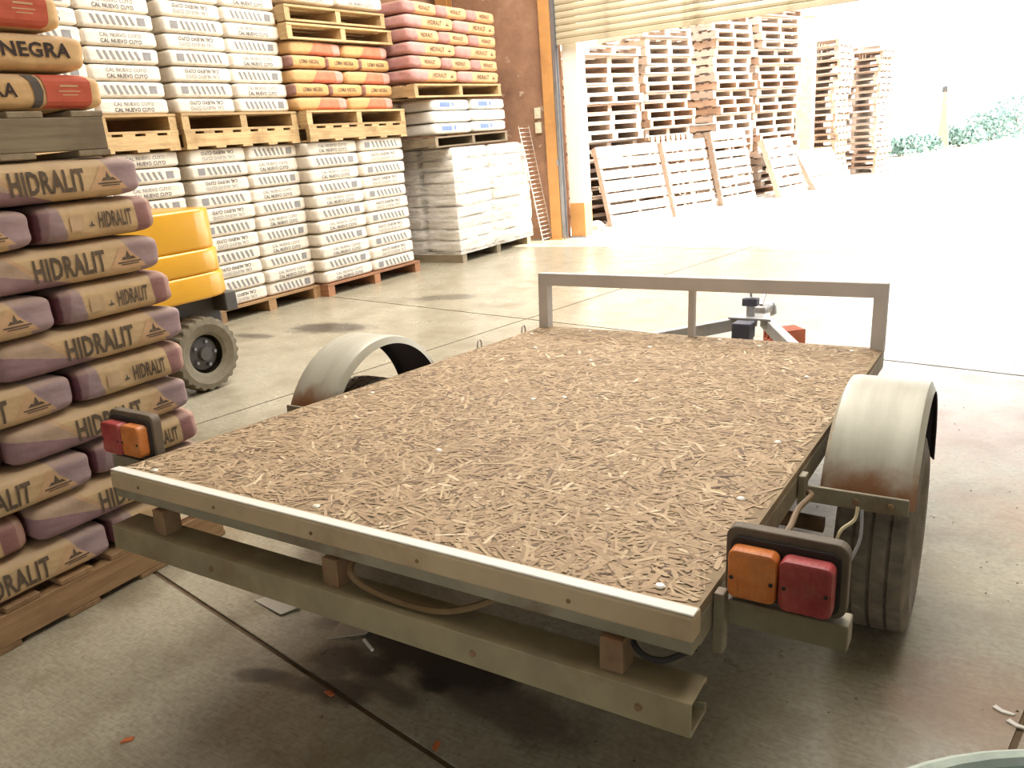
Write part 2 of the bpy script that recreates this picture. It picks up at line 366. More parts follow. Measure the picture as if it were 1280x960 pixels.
n = NT('cream_fender_rust'); c = n.coord(); s = n.sep(c)
col = n.ramp(n.noise(n.mapping(c, (10, 1.5, 1.5)), 1.5, 5), [(.3, srgb(176, 170, 150)), (.7, srgb(204, 199, 180))])
low = n.math('ADD', n.math('MULTIPLY', s[2], -1), n.math('MULTIPLY', n.noise(c, 9, 5), .16))
col = n.mix(n.step(low, .05, .15), col, srgb(136, 92, 58)); n.bump(n.noise(c, 30, 4), .15, .004)
M['fender'] = n.done(col, .45, .1)
M['fender_in'] = plain('black_underseal', srgb(46, 38, 40), .9)
n = NT('dusty_tyre'); c = n.coord()
col = n.ramp(n.noise(c, 14, 5), [(.3, srgb(100, 90, 78)), (.7, srgb(134, 122, 105))]); n.bump(n.noise(c, 60, 3), .4, .004)
M['tyre'] = n.done(col, .85)
M['rubber'] = plain('dark_housing_plastic', srgb(112, 98, 80), .7, var=.25, scale=14)
M['rubber_dk'] = plain('black_rubber', srgb(52, 46, 42), .7, var=.2, scale=14)
def lens(name, col, hi):
    n = NT(name); c = n.coord(); cc = n.ramp(n.noise(c, 22, 5), [(.3, sc(col, .8)), (.7, hi)])
    w = n.node('ShaderNodeTexWave'); n.put(w.inputs[0], c); w.inputs['Scale'].default_value = 30; n.bump(w.outputs['Fac'], .2, .003)
    cc = n.mix(n.math('MULTIPLY', n.step(n.noise(c, 12, 6, .7), .4, .75), .45), cc, srgb(176, 130, 96)); return n.done(cc, .45)
M['amber'] = lens('amber_lens', srgb(220, 112, 34), srgb(236, 146, 70)); M['red'] = lens('red_lens', srgb(168, 48, 52), srgb(190, 82, 80))
M['hose'] = plain('brown_hose', srgb(122, 96, 62), .6); M['wire'] = plain('pale_wire', srgb(214, 200, 160), .5); M['wire_g'] = plain('grey_wire', srgb(160, 160, 160), .5)
M['screw'] = plain('zinc_screw', srgb(226, 216, 198), .4, .3, var=.1)
M['steel'] = plain('pale_steel', srgb(178, 176, 174), .45, .4, var=.15, dirt=srgb(140, 120, 100)); M['blue_dk'] = plain('blue_black_steel', srgb(78, 78, 90), .6)

W, L = 1.633, 2.44
tr = empty('flatbed_trailer'); tr.matrix_world = Matrix.Translation((-2.0293, 1.1284, .679)) @ Matrix.Rotation(-.067, 4, 'X') @ Matrix.Rotation(.0106, 4, 'Y')
tag(tr, 'small flatbed trailer with chipboard deck, grey fenders and low front rail', 'trailer')
TM = tr.matrix_world.copy(); TI = TM.inverted()
deck = MB().box((W / 2, L / 2 + .012, -.011), (W - .004, L - .03, .018)).build('deck_board', 'osb', tr); deck['label'] = 'brown oriented strand board deck'
# strands pressed into the board: uncountable, joined
fr = random.Random(3); me = bpy.data.meshes.new('wood_flakes'); V = []; F = []; T = []
for i in range(26000):
    l, w_ = fr.uniform(.02, .10), fr.uniform(.003, .0125); a = fr.uniform(0, math.pi)
    x, y = fr.uniform(.0, W), fr.uniform(.03, L); c, q = math.cos(a), math.sin(a); z = -.0018 + fr.random() * .0022; tl = fr.uniform(-.008, .008)
    pts = [(-l / 2, -w_ * .35), (-l * .3, -w_ / 2), (l * .42, -w_ * .45), (l / 2, w_ * .1), (l * .35, w_ / 2), (-l * .4, w_ * .42)]
    pts = [(x + u * c - v * q, y + u * q + v * c, z + v * tl) for u, v in pts]
    if min(p_[0] for p_ in pts) < .004 or max(p_[0] for p_ in pts) > W - .004 or min(p_[1] for p_ in pts) < .03 or max(p_[1] for p_ in pts) > L - .006: continue
    k = len(V); V += pts; F.append(tuple(range(k, k + 6))); T.append(min(max(fr.gauss(.52, .18), 0), 1) if fr.random() > .06 else fr.choice((0, .03, 1)))
me.from_pydata(V, [], F); at = me.attributes.new('tone', 'FLOAT', 'FACE'); at.data.foreach_set('value', T); me.materials.append(M['flake'])
fo = link('wood_flakes', me, deck); tag(fo, kind='stuff'); fo['label'] = 'pressed wood strands of the deck'
MB().box((W / 2, .021, -.024), (W + .006, .044, .05)).build('edge_board', 'strip', tr, bevel=.006)
MB().box((W / 2, .016, .0025), (W + .004, .028, .004)).build('lit_edge_strip', 'white', tr, bevel=.0015, segs=1)  # strip added so the board's lit top edge is put into pale colour
MB().box((W / 2, .028, -.062), (W, .045, .026)).build('rear_crossmember', 'frame', tr, bevel=.003)
for x in (.016, W - .016): MB().box((x, L / 2 + .02, -.052), (.03, L - .06, .062)).build('side_rail', 'frame', tr, bevel=.004)
MB().box((W / 2, L - .02, -.052), (W - .06, .04, .062)).build('front_crossmember', 'frame', tr)
for y in (.6, 1.22, 1.85): MB().box((W / 2, y, -.05), (W - .064, .05, .055)).build('crossmember', 'frame', tr)
for x in (.45, W - .45): MB().box((x, L / 2, -.11), (.05, L - .3, .06)).build('chassis_beam', 'frame', tr)
# bumper: C channel open to the front
MB().prism([(-.030, -.143), (.055, -.140), (.055, -.154), (.050, -.154), (.048, -.145), (-.025, -.148), (-.025, -.204), (.048, -.204), (.048, -.190), (.055, -.190), (.055, -.210), (-.030, -.210)], 0, .018, W + .012).build('bumper', 'bumper', tr, bevel=.0015, segs=1)
for x in (.2, .805, 1.488): MB().box((x, .016, -.109), (.046, .05, .066)).build('bumper_bracket', 'bracket', tr, bevel=.002)
for x in (.42, 1.20, 1.55): MB().lathe([(0, -.006), (.006, -.006), (.008, 0)], 10, 'y', (x, -.029, -.180)).build('bolt', 'bracket', tr)
for x in (.12, .42, .75, 1.05, 1.40): MB().lathe([(0, -.003), (.004, -.003), (.005, 0)], 8, 'y', (x, -.0005, -.028)).build('screw', 'bracket', tr)
for x, y in ((.112, .057), (.698, .071), (.716, .531), (1.536, .997), (1.546, .079), (.773, 1.182), (.685, 1.12), (.102, .958), (.25, 1.9), (1.45, 1.8), (.6, 1.75), (1.15, 2.3), (.3, 2.36), (.06, 2.2), (1.52, 2.33), (.95, 2.37), (1.56, .55), (.72, 2.1)):
    MB().lathe([(0, .0045), (.007, .004), (.0105, .0012), (.0105, -.001)], 10, 'z', (x, y, 0)).build('deck_screw', 'screw', tr)
# front rail
fr_ = [('rail_post', .026, .052, .055), ('rail_post', W - .026, .052, .055), ('rail_post', .805, .03, .03)]
for nm, x, wx, wy in fr_: MB().box((x, L - .03, .105), (wx, wy, .235)).build(nm, 'rail', tr, bevel=.003)
MB().box((W / 2, L - .03, .247), (W, .056, .062)).build('top_rail', 'rail', tr, bevel=.004)
for y in (1.835, 2.237):                                             # tie-down loops on the left rail
    MB().tube([(-.008, y - .016, -.03)] + [(-.008, y + .017 * math.cos(a), .006 + .026 * math.sin(a)) for a in [math.pi * (1 - k / 8) for k in range(9)]] + [(-.008, y + .016, -.03)], .004, 6).build('tie_down_loop', 'rail', tr, smooth=True)
# drawbar and coupling
for x0, x1 in ((.18, .79), (W - .18, .85)): MB().beam((x0, L - .25, -.11), (x1, 3.58, -.11), .05, .07).build('drawbar_arm', 'steel', tr, bevel=.004)
MB().prism([(.70, 3.35), (.94, 3.35), (.87, 3.62), (.77, 3.62)], 2, -.072, -.062).build('coupling_plate', 'steel', tr)
MB().box((.82, 3.24, -.11), (.10, .12, .09)).build('winch_box', 'blue_dk', tr, bevel=.006)
cp = MB().box((.82, 3.66, -.06), (.07, .22, .07)).build('coupler', 'steel', tr, bevel=.015)
MB().lathe([(0, .05), (.035, .045), (.05, .02), (.052, -.02), (.03, -.035), (0, -.035)], 14, 'z', (.82, 3.78, -.075)).build('ball_cup', 'steel', cp, smooth=True)
MB().beam((.82, 3.60, -.02), (.82, 3.70, .05), .02, .014).build('lever', 'steel', cp)
jk = MB().lathe([(.024, -.30), (.024, .03), (.03, .03), (.03, .045), (0, .05)], 14, 'z', (.80, 3.45, 0), caps=False).build('jack', 'steel', tr, smooth=True)
MB().box((.80, 3.45, .018), (.085, .07, .045)).build('jack_head', 'blue_dk', jk, bevel=.006)
MB().tube([(.80, 3.45, .03), (.80, 3.45, .085), (.84, 3.45, .10), (.845, 3.45, .14)], .008, 6).build('crank', 'steel', jk)
MB().box((.785, 3.45, .12), (.05, .02, .02)).build('crank_grip', 'rubber_dk', jk)
MB().box((.80, 3.45, -.325), (.14, .14, .012)).build('foot_plate', 'steel', jk)
# fenders and wheels
FY, FZ, FR_ = 1.225, -.225, .375
def fender(side):
    xa, xb = (W + .035, W + .262) if side > 0 else (-.035, -.262)
    def fn(u, v):
        a = math.pi * (1.0 - .115 - u * .84)        # rear to front over the top
        lip = max(0, abs(v - .5) * 2 - .84) / .16; r = FR_ - .03 * lip ** 2
        rear = max(0, (u - .95) / .05)
        return (xa + (xb - xa) * v, FY + r * math.cos(a), FZ + r * math.sin(a))
    f = MB().grid(fn, 40, 18).build('fender', 'fender', tr, smooth=True, thick=.004)
    f.data.materials.append(M['fender_in'])
    for p_ in f.data.polygons:
        d = Vector((0, p_.center.y - FY, p_.center.z - FZ))
        if p_.normal.dot(d) < -.02: p_.material_index = 1
    return f
for s_ in (1, -1):
    fender(s_)
    x0 = W if s_ > 0 else 0; ws = 'right' if s_ > 0 else 'left'
    MB().box((x0 + s_ * .125, .872, -.085), (.25, .012, .045)).build('fender_stay', 'frame', tr, rot=None, bevel=.003)
    for dx in (.13, .21): MB().lathe([(0, -.009), (.008, -.008), (.009, 0)], 8, 'y', (x0 + s_ * dx, .867, -.085)).build('bolt', 'bracket', tr)
    xc = x0 + s_ * .162
    hub_w = TM @ Vector((xc, FY, 0)); zc = (TI @ Vector((hub_w.x, hub_w.y, .283))).z
    wl = MB()
    prof = []
    hw = .098; RT = .285
    def P_(r, h): prof.append((r, h))
    for h, r in ((-hw + .022, .175), (-hw + .004, .205), (-hw, .235), (-hw + .008, .262), (-hw + .011, .276)): P_(r, h)
    gro = [(-.082, 0), (-.048, 0), (-.047, 1), (-.040, 1), (-.039, 0), (-.005, 0), (-.004, 1), (.004, 1), (.005, 0), (.039, 0), (.040, 1), (.047, 1), (.048, 0), (.082, 0)]
    for h, gdeep in gro: P_(RT - .009 * gdeep - (.0 if abs(h) < .05 else .003), h)
    for h, r in ((hw - .011, .276), (hw - .008, .262), (hw, .235), (hw - .004, .205), (hw - .022, .175)): P_(r, h)
    def rf(i, k, prof=prof): return -.006 if (k % 3 == 0 and prof[i][0] > .274 and abs(prof[i][1]) > .036) else 0
    ty = wl.lathe(prof, 120, 'x', (0, 0, 0), rf).build('tyre', 'tyre', tr, loc=(xc, FY, zc))
    rim = MB().lathe([(.175, -.064), (.168, -.06), (.165, .03), (.12, .045), (.06, .05), (.055, .07), (0, .072)], 28, 'x').build('rim', 'steel', ty, smooth=True)
    if s_ < 0: rim.scale.x = -1
    for k in range(4): MB().lathe([(0, .012), (.009, .012), (.01, 0)], 6, 'x', (s_ * .05, .085 * math.cos(k * 1.571), .085 * math.sin(k * 1.571))).build('wheel_nut', 'bracket', ty)
ax = TI @ Vector((0, 0, .283))
MB().tube([(.0, FY, -.30), (W, FY, -.317)], .025, 10).build('axle', 'bracket', tr)
for x in (.18, W - .18):
    MB().grid(lambda u, v, x=x: (x - .025 + .05 * v, FY - .42 + .84 * u, -.15 - .11 * math.sin(math.pi * u)), 16, 1).build('leaf_spring', 'bracket', tr, thick=.02)
# tail lights on stub arms
def tail_light(s_):
    x0 = W + .012 if s_ > 0 else -.012
    y = .15
    MB().box((x0 + s_ * .105, y + .02, -.055), (.215, .05, .05)).build('light_arm', 'frame', tr, bevel=.003)
    xm = x0 + s_ * .102
    def rr_(cx, cz, w_, h_, r_, n_=5):
        o = []
        for qx, qz, a0 in ((1, 1, 0), (-1, 1, 90), (-1, -1, 180), (1, -1, 270)):
            for k in range(n_ + 1):
                a = R(a0 + 90 * k / n_); o.append((cx + qx * (w_ / 2 - r_) + r_ * math.cos(a), cz + qz * (h_ / 2 - r_) + r_ * math.sin(a)))
        return o
    def P2(poly, ya, yb, name, mat, par, bev=0): return MB().prism(poly, 1, ya, yb).build(name, mat, par, bevel=bev)
    tl = P2(rr_(xm, .043, .208, .138, .022), y + .002, y + .030, 'tail_light', 'rubber', tr, .003)
    tl['label'] = 'right rear light unit' if s_ > 0 else 'left rear light unit'
    P2(rr_(xm, .040, .186, .112, .016), y - .006, y + .004, 'gasket', 'rubber_dk', tl)
    a = rr_(x0 + s_ * .055, .040, .084, .092, .014); r_ = rr_(x0 + s_ * .145, .038, .088, .094, .014)
    la = P2(a, y - .040, y - .005, 'amber_lens', 'amber', tl, .006); la['label'] = 'amber turn signal lens'
    lr = P2(r_, y - .042, y - .005, 'red_lens', 'red', tl, .006); lr['label'] = 'red brake light lens'
    for ln, cx in ((la, .055), (lr, .145)):
        for dx in (-.034, .034): MB().lathe([(.0, -.0022), (.0035, -.002), (.004, .0)], 8, 'y', (x0 + s_ * (cx) + dx, y - .041, .034)).build('lens_screw', 'rubber_dk', ln)
    return tl
tail_light(1); tail_light(-1)
def smooth_path(P, n=6):
    P = [Vector(p) for p in P]; out = []
    for i in range(len(P) - 1):
        p0, p1, p2, p3 = P[max(i - 1, 0)], P[i], P[i + 1], P[min(i + 2, len(P) - 1)]
        for k in range(n):
            t_ = k / n; out.append(.5 * ((2 * p1) + (p2 - p0) * t_ + (2 * p0 - 5 * p1 + 4 * p2 - p3) * t_ ** 2 + (3 * p1 - p0 - 3 * p2 + p3) * t_ ** 3))
    return out + [P[-1]]
MB().tube(smooth_path([(.84, .06, -.07), (.86, 0.0, -.092), (.897, -.005, -.118), (.996, -.005, -.132), (1.101, -.002, -.128), (1.182, .02, -.105), (1.24, .06, -.075)]), .0075, 8).build('brown_cable', 'hose', tr, smooth=True)
MB().tube(smooth_path([(1.495, .05, -.085), (1.532, .02, -.105), (1.577, .02, -.108), (1.625, .05, -.085)]), .006, 8).build('black_cable', 'rubber_dk', tr, smooth=True)
MB().tube(smooth_path([(W + .07, .18, .06), (W + .06, .42, .0), (W + .04, .62, -.03), (W + .035, .80, -.06), (W + .0, .84, -.07)]), .007, 8).build('light_cable', 'hose', tr, smooth=True)
MB().tube(smooth_path([(1.818, .2, .06), (1.822, .22, .105), (1.842, .24, .125), (1.845, .25, .147)]), .003, 6).build('loose_wire', 'wire', tr, smooth=True)
MB().tube(smooth_path([(1.843, .2, .06), (1.856, .22, .10), (1.853, .24, .147)]), .0028, 6).build('loose_wire', 'wire_g', tr, smooth=True)
MB().box((W + .010, .82, -.055), (.018, .04, .08)).build('stake_pocket', 'frame', tr, bevel=.003)
MB().box((W + .010, .13, -.068), (.02, .03, .12)).build('mounting_tab', 'frame', tr, bevel=.003)

# ------------------------------------------------------------------ pallets
def pallet(name, Ls, Wd, h=.14, mat='wood', nt=6, nb=3, st=.06, tb=.02, bevel=0, bottom=True, jit=0):
    """stringers along local x (open ends show at +-x), deck boards along local y"""
    t = empty(name); q = random.Random(len(bpy.data.objects))
    hs = h - tb * (2 if bottom else 1); z0 = tb if bottom else 0
    for y in (-Wd / 2 + st / 2, 0, Wd / 2 - st / 2): board('stringer', (Ls - .01, st, hs), (0, y, z0 + hs / 2), 0, t, mat, bevel)
    wb = min(.115, Ls / nt * .8)
    for k in range(nt):
        x = -Ls / 2 + wb / 2 + (Ls - wb) * k / (nt - 1); board('deck_board', (Wd, wb, tb), (x, q.uniform(-jit, jit), h - tb / 2), R(90), t, mat, bevel)
    if bottom:
        for k in range(nb):
            x = -Ls / 2 + wb / 2 + (Ls - wb) * k / (nb - 1); board('bottom_board', (Wd, wb, tb), (x, 0, tb / 2), R(90), t, mat, bevel)
    return t
def place(t, x, y, z, rz=0, label=None, group=None, rot=None):
    t.location = (x, y, z); t.rotation_euler = rot or (0, 0, rz); tag(t, label, 'pallet', group); return t

# ------------------------------------------------------------------ bags
def bag_fn(Lb, Wb, Hb, seed, k=2.7, m=9, amp=.018, sag=0):
    off = Vector((seed * 7.3, seed * 3.1, seed * 5.9)); h = (Lb / 2, Wb / 2, Hb / 2)
    def P(c, scale=1.0):
        x, y, z = c
        g_ = ((abs(x) ** m + abs(y) ** m) ** (k / m) + abs(z) ** k) ** (1 / k)
        p = Vector((x / g_, y / g_, z / g_))
        q = Vector((p.x * h[0] * 7, p.y * h[1] * 7, p.z * h[2] * 9))
        d = 1 - .7 * amp + amp * noise.noise(q + off) + amp * .5 * noise.noise(q * 2.7 + off)
        side = math.hypot(p.x, p.y)
        zz = p.z * (1 - amp * 1.2 * abs(noise.noise(q * .5 - off)))
        return Vector((p.x * h[0] * d * scale, p.y * h[1] * d * scale, Hb / 2 + zz * h[2] * (1 + (scale - 1) * 2.2) - sag * (p.x ** 2)))
    return P
def bag_mesh(P, mat, nx=14, ny=9, nz=8, name='bag'):
    mb = MB()
    def edge(t_): return math.copysign(abs(t_) ** .8, t_) if t_ else 0
    def face(fn, a, b): mb.grid(lambda u, v: P(fn(edge(u * 2 - 1), edge(v * 2 - 1))), a, b)
    for s_ in (-1, 1):
        face(lambda u, v, s_=s_: (u, s_, v), nx, nz); face(lambda u, v, s_=s_: (s_, u, v), ny, nz); face(lambda u, v, s_=s_: (u, v, s_), nx, ny)
    me = bpy.data.meshes.new(name); me.from_pydata(mb.v, [], mb.f); bm = bmesh.new(); bm.from_mesh(me)
    bmesh.ops.remove_doubles(bm, verts=bm.verts, dist=.0006); bmesh.ops.recalc_face_normals(bm, faces=bm.faces)
    for f in bm.faces: f.smooth = True
    bm.to_mesh(me); bm.free(); me.materials.append(M[mat] if isinstance(mat, str) else mat); return me
TXT = {}
def text_shape(txt, bold=.012):
    if (txt, bold) in TXT: return TXT[(txt, bold)]
    cu = bpy.data.curves.new('t', 'FONT'); cu.body = txt; cu.fill_mode = 'FRONT'; cu.offset = bold; cu.resolution_u = 2; cu.space_character = 1.06
    o = bpy.data.objects.new('t', cu); COL.objects.link(o); bpy.context.view_layer.update()
    me = bpy.data.meshes.new_from_object(o.evaluated_get(bpy.context.evaluated_depsgraph_get()))
    V = [v.co.copy() for v in me.vertices]; F = [tuple(p.vertices) for p in me.polygons]
    bpy.data.objects.remove(o); bpy.data.curves.remove(cu); bpy.data.meshes.remove(me)
    x0, x1 = min(v.x for v in V), max(v.x for v in V); y0, y1 = min(v.y for v in V), max(v.y for v in V)
    TXT[(txt, bold)] = ([((v.x - x0) / (x1 - x0), (v.y - y0) / (y1 - y0)) for v in V], F); return TXT[(txt, bold)]
def quad_shape(pts): return (pts, [tuple(range(len(pts)))])
def decal(P, face, shapes, mat, name='printed_lettering', scale=1.012, cuts_v=7, cuts_u=0, flip=False):
    """flat print laid on the bag: shapes = [(verts01, faces, (u0,u1,v0,v1))]"""
    bm = bmesh.new()
    for V, F, (u0_, u1_, v0_, v1_) in shapes:
        vs = [bm.verts.new((u0_ + x * (u1_ - u0_), v0_ + y * (v1_ - v0_), 0)) for x, y in V]
        for f in F:
            try: bm.faces.new([vs[i] for i in f])
            except ValueError: pass
    lo, hi = min(v.co.y for v in bm.verts), max(v.co.y for v in bm.verts)
    for k in range(1, cuts_v): bmesh.ops.bisect_plane(bm, geom=bm.verts[:] + bm.edges[:] + bm.faces[:], plane_co=(0, lo + (hi - lo) * k / cuts_v, 0), plane_no=(0, 1, 0))
    lo, hi = min(v.co.x for v in bm.verts), max(v.co.x for v in bm.verts)
    for k in range(1, cuts_u): bmesh.ops.bisect_plane(bm, geom=bm.verts[:] + bm.edges[:] + bm.faces[:], plane_co=(lo + (hi - lo) * k / cuts_u, 0, 0), plane_no=(1, 0, 0))
    for v in bm.verts:
        u, w_ = (-v.co.x, -v.co.y) if flip else (v.co.x, v.co.y)
        v.co = P((u, -1, w_) if face == 'front' else (1, u, w_), scale)
    me = bpy.data.meshes.new(name); bm.to_mesh(me); bm.free(); me.materials.append(M[mat]); return me
class BagKind:
    def __init__(s, dims, mat, prints, seeds=3, **k):
        s.var = []
        res = k.pop('res', (14, 9, 8)); dims = tuple(dims)
        for sd in range(seeds):
            P = bag_fn(*dims, sd + 1 + len(bpy.data.meshes) * .37, **k)
            s.var.append((bag_mesh(P, mat, *res), [(nm, decal(P, *a, name=nm, **kw)) for nm, a, kw in prints]))
        s.i = 0
    def put(s, loc, rz, label, group, name='cement_bag', cat='bag', rot=None):
        s.i += 1; me, dl = s.var[s.i % len(s.var)]
        o = link(name, me, None, loc, rot or (0, 0, rz)); tag(o, label, cat, group)
        for nm, d in dl: link(nm, d, o)
        return o
TRI = quad_shape([(0, 0), (1, 0), (.5, 1)])
def T(txt, r, b=.012): V, F = text_shape(txt, b); return (V, F, r)
def Q(pts, r): V, F = quad_shape(pts); return (V, F, r)
SQ = [(0, 0), (1, 0), (1, 1), (0, 1)]
PEAK = [(0, 0), (.22, .35), (.34, .25), (.5, 1), (.66, .25), (.78, .35), (1, 0)]
# --- big kraft bags of the near stack
hid_prints = [('peach_panel', ('front', [Q([(0, 0), (1, 0), (.42, 1)], (.38, .80, -.62, .62))], 'peach'), dict(scale=1.008, cuts_v=9, cuts_u=4)),
              ('printed_lettering', ('front', [T('HIDRALIT', (-.35, .36, -.56, .50), .03)], 'ink_soft'), {}),
              ('mountain_logo', ('front', [Q(PEAK, (.52, .68, -.16, .28)), Q(SQ, (.48, .73, -.32, -.25)), Q(SQ, (.51, .70, -.42, -.37))], 'ink_soft'), dict(scale=1.014))]
hid_e_prints = [('printed_lettering', ('end', [T('HIDRALIT', (-.08, .47, -.42, .36), .03)], 'ink_soft'), {}),
                ('mountain_logo', ('end', [Q(PEAK, (-.24, -.14, -.28, .02))], 'slate_print'), {}),
                ('pale_panel', ('end', [Q(SQ, (-.52, -.30, -.42, .30))], 'pale_print'), dict(cuts_u=3))]
HL = BagKind((.70, .47, .137), 'hid_l', hid_prints, 6, res=(30, 16, 14), amp=.022, k=5.5, m=18)
HE = BagKind((.70, .46, .137), 'hid_e', hid_e_prints, 6, res=(30, 18, 14), amp=.022, k=5.5, m=10)
XH = -2.64; G1 = 'kraft bags of the near stack'
base_p = pallet('pallet', 1.22, 1.24, .145, 'wood_mid', 7, 5, bevel=.003, st=.05)
place(base_p, XH - .62, 1.27, 0, R(90), 'brown wooden pallet under the near stack of kraft bags', 'pallets in the shed')
ends = [1.885, 1.885, 1.885, 1.872, 1.888, 1.905, 1.886, 1.862, 1.880, 1.845]
hz = .1362
for i in range(10):
    z = .146 + i * hz; e = ends[i]; jt = rnd.uniform(-.012, .012); rz = rnd.uniform(-.012, .012)
    where = f'{ORD[i]} layer of the near stack'
    if i % 2 == 0:
        HL.put((XH - .235 + jt, e - .455 - .355, z), R(90) + rz, f'kraft bag with large lettering, lilac ends, {where}', G1)
        HE.put((XH - .355, e - .228, z), rz, f'kraft bag seen end-on with purple flank, {where}', G1)
    else:
        HL.put((XH - .235 + jt, e - .352, z), R(90) + rz, f'kraft bag with large lettering, lilac ends, {where}', G1)
        HE.put((XH - .36, e - .935, z), rz, f'kraft bag seen end-on with purple flank, {where}', G1)
cap = pallet('pallet', 1.15, 1.15, .145, 'wood_old', 6, 5, bevel=.003, st=.05)
place(cap, XH - .60, 1.175, 1.512, R(90), 'grey weathered pallet lying on top of the near kraft stack', 'pallets in the shed')
neg_txt = [('printed_lettering', ('front', [T('LOMA NEGRA', (-.42, .80, -.30, .44), .03)], 'ink'), dict(cuts_v=6))]
neg_red = [('red_panel', ('front', [Q([(0, 0), (.05, .5), (0, 1), (1, 1), (1, 0)], (.36, .84, -.92, .92))], 'red_print'), dict(cuts_v=9, cuts_u=6)),
           ('dark_crescent', ('front', [Q([(.25, 0), (.75, 0), (1, .5), (.75, 1), (0, 1), (.3, .8), (.42, .5), (.4, .3)], (.20, .36, -.86, .86))], 'slate_print'), dict(cuts_v=9, cuts_u=3)),
           ('printed_lettering', ('front', [T('LOMA NEGRA', (-.96, .12, -.30, .40), .02)], 'ink'), dict(cuts_v=6)),
           ('pale_rules', ('front', [Q(SQ, (.52, .70, .22, .32)), Q(SQ, (.50, .72, -.02, .04)), Q(SQ, (.53, .69, -.2, -.15))], 'peach'), dict(scale=1.018, cuts_v=4))]
NA = BagKind((.70, .46, .121), 'neg_a', neg_txt, 1, res=(26, 14, 12), amp=.018, k=5.5, m=14); NR = BagKind((.70, .46, .121), 'neg_a', neg_red, 2, res=(26, 14, 12), amp=.018, k=5.5, m=14)
G2 = 'kraft bags with red print on the grey pallet'
for i, (K, e, lb) in enumerate(((NR, 1.80, 'kraft bag with red panel lying directly on the grey pallet'), (NA, 1.765, 'kraft bag with bold dark lettering above a red-panelled bag'), (NR, 1.71, 'kraft bag with red panel topmost at the upper left corner'))):
    K.put((XH - .27, e - .355, 1.658 + i * .121), R(90), lb, G2)
    K.put((XH - .27, e - .355 - .71, 1.658 + i * .121), R(90), f'kraft bag at the left frame edge, {ORD[i]} layer on the grey pallet', G2)

# --- lime stacks along the left wall
def slashes(u0_, u1_, v0_, v1_, n_=7):
    wq = (u1_ - u0_) / n_; return [Q([(.0, 1), (.42, 1), (.95, 0), (.5, 0)], (u0_ + k * wq, u0_ + (k + 1) * wq, v0_, v1_)) for k in range(n_)]
two = [T('CAL NUEVO CUYO', (-.55, .55, -.62, -.14), .02)]; two_l = [T('CAL NUEVO CUYO', (-.55, .55, .08, .52), .01)]
def lime_prints(kind, flip):
    if kind == 'T': return [('printed_lettering', ('front', two, 'ink_grey'), dict(flip=flip, cuts_v=4)), ('faded_lettering', ('front', two_l, 'ink_light'), dict(flip=flip, cuts_v=4))]
    return [('slanted_stripes', ('front', slashes(-.72, .45, -.5, .5), 'ink_light'), dict(flip=flip, cuts_v=5)), ('grey_block', ('front', [Q(SQ, (.52, .74, -.45, .45))], 'ink_light'), dict(flip=flip, cuts_v=5))]
LK = {}
def lime(kind, flip, Lb, Hb, mat='lime', Wb=.5):
    k = (kind, flip, round(Lb, 3), round(Hb, 4), mat)
    if k not in LK: LK[k] = BagKind((Lb, Wb, Hb), mat, lime_prints(kind, flip) if kind else [], 3, res=(14, 8, 10), amp=.016, k=8, m=22)
    return LK[k]
def lime_stack(X, y0, y1, z0, layers, hz, first, words, group, flips=(True, False), back=False):
    n_ = 2; lb = (y1 - y0) / n_
    for i in range(layers):
        for c_ in range(n_):
            kind = 'T' if (i + c_ + first) % 2 else 'S'; fl = flips[c_]
            what = 'white lime bag with grey lettering' if kind == 'T' else 'white lime bag with slanted stripes'
            lime(kind, fl, lb - .006, hz * 1.0).put((X - .25 + rnd.uniform(-.015, .015), y0 + lb * (c_ + .5) + rnd.uniform(-.004, .004), z0 + i * hz), R(90) + rnd.uniform(-.008, .008),
                f'{what}, {ORD[i]} layer, {"left" if c_ == 0 else "right"} column, {words}', group, 'lime_bag')
        if back:
            lime('S', False, .5, hz, Wb=.5).put((X - .785, y0 + .25, z0 + i * hz), 0, f'white lime bag, {ORD[i]} layer, shaded rear column, {words}', group, 'lime_bag')
def floor_pallet(X, y0, y1, label, mat='wood_red', depth=1.15, rz=0):
    p_ = pallet('pallet', depth, y1 - y0, .13, mat, 6, 3, st=.10, bottom=False); place(p_, X - depth / 2 + .03, (y0 + y1) / 2, 0, rz, label, 'pallets in the shed'); return p_
def cap_pair(X, y0, y1, z, words, zoff=.0):
    """cap pallet showing its long side, with an open-ended pallet standing on it"""
    a = pallet('pallet', y1 - y0, 1.1, .15, 'wood', 7, 5, st=.05); place(a, X - .52, (y0 + y1) / 2, z, R(90), f'pale pallet with solid side board capping {words}', 'pallets in the shed')
    b = pallet('pallet', 1.1, y1 - y0, .155, 'wood', 6, 4, st=.075); place(b, X - .52, (y0 + y1) / 2, z + .151, 0, f'pale open-ended pallet carrying the load above {words}', 'pallets in the shed')
    return z + .306
HZ = .1335
floor_pallet(-6.36, 3.45, 4.82, 'wooden pallet hidden low behind the yellow forklift', 'wood_mid')
lime_stack(-6.36, 3.45, 4.82, .131, 11, HZ, 0, 'lower stack behind forklift', 'lime bags behind the forklift', (False, False))
zt = cap_pair(-6.34, 3.42, 4.82, .131 + 11 * HZ, 'the lime stack behind the forklift')
lime_stack(-6.36, 3.45, 4.82, zt, 8, HZ, 0, 'upper stack leftmost beside red-print bags', 'lime bags upper left', (False, False))
floor_pallet(-6.32, 4.86, 6.22, 'wooden pallet under the lime stack right of the forklift', 'wood_mid')
lime_stack(-6.32, 4.86, 6.22, .131, 11, HZ, 1, 'lower stack right of forklift', 'lime bags right of the forklift', (True, False))
zt = cap_pair(-6.30, 4.85, 6.23, .131 + 11 * HZ, 'the lime stack right of the forklift')
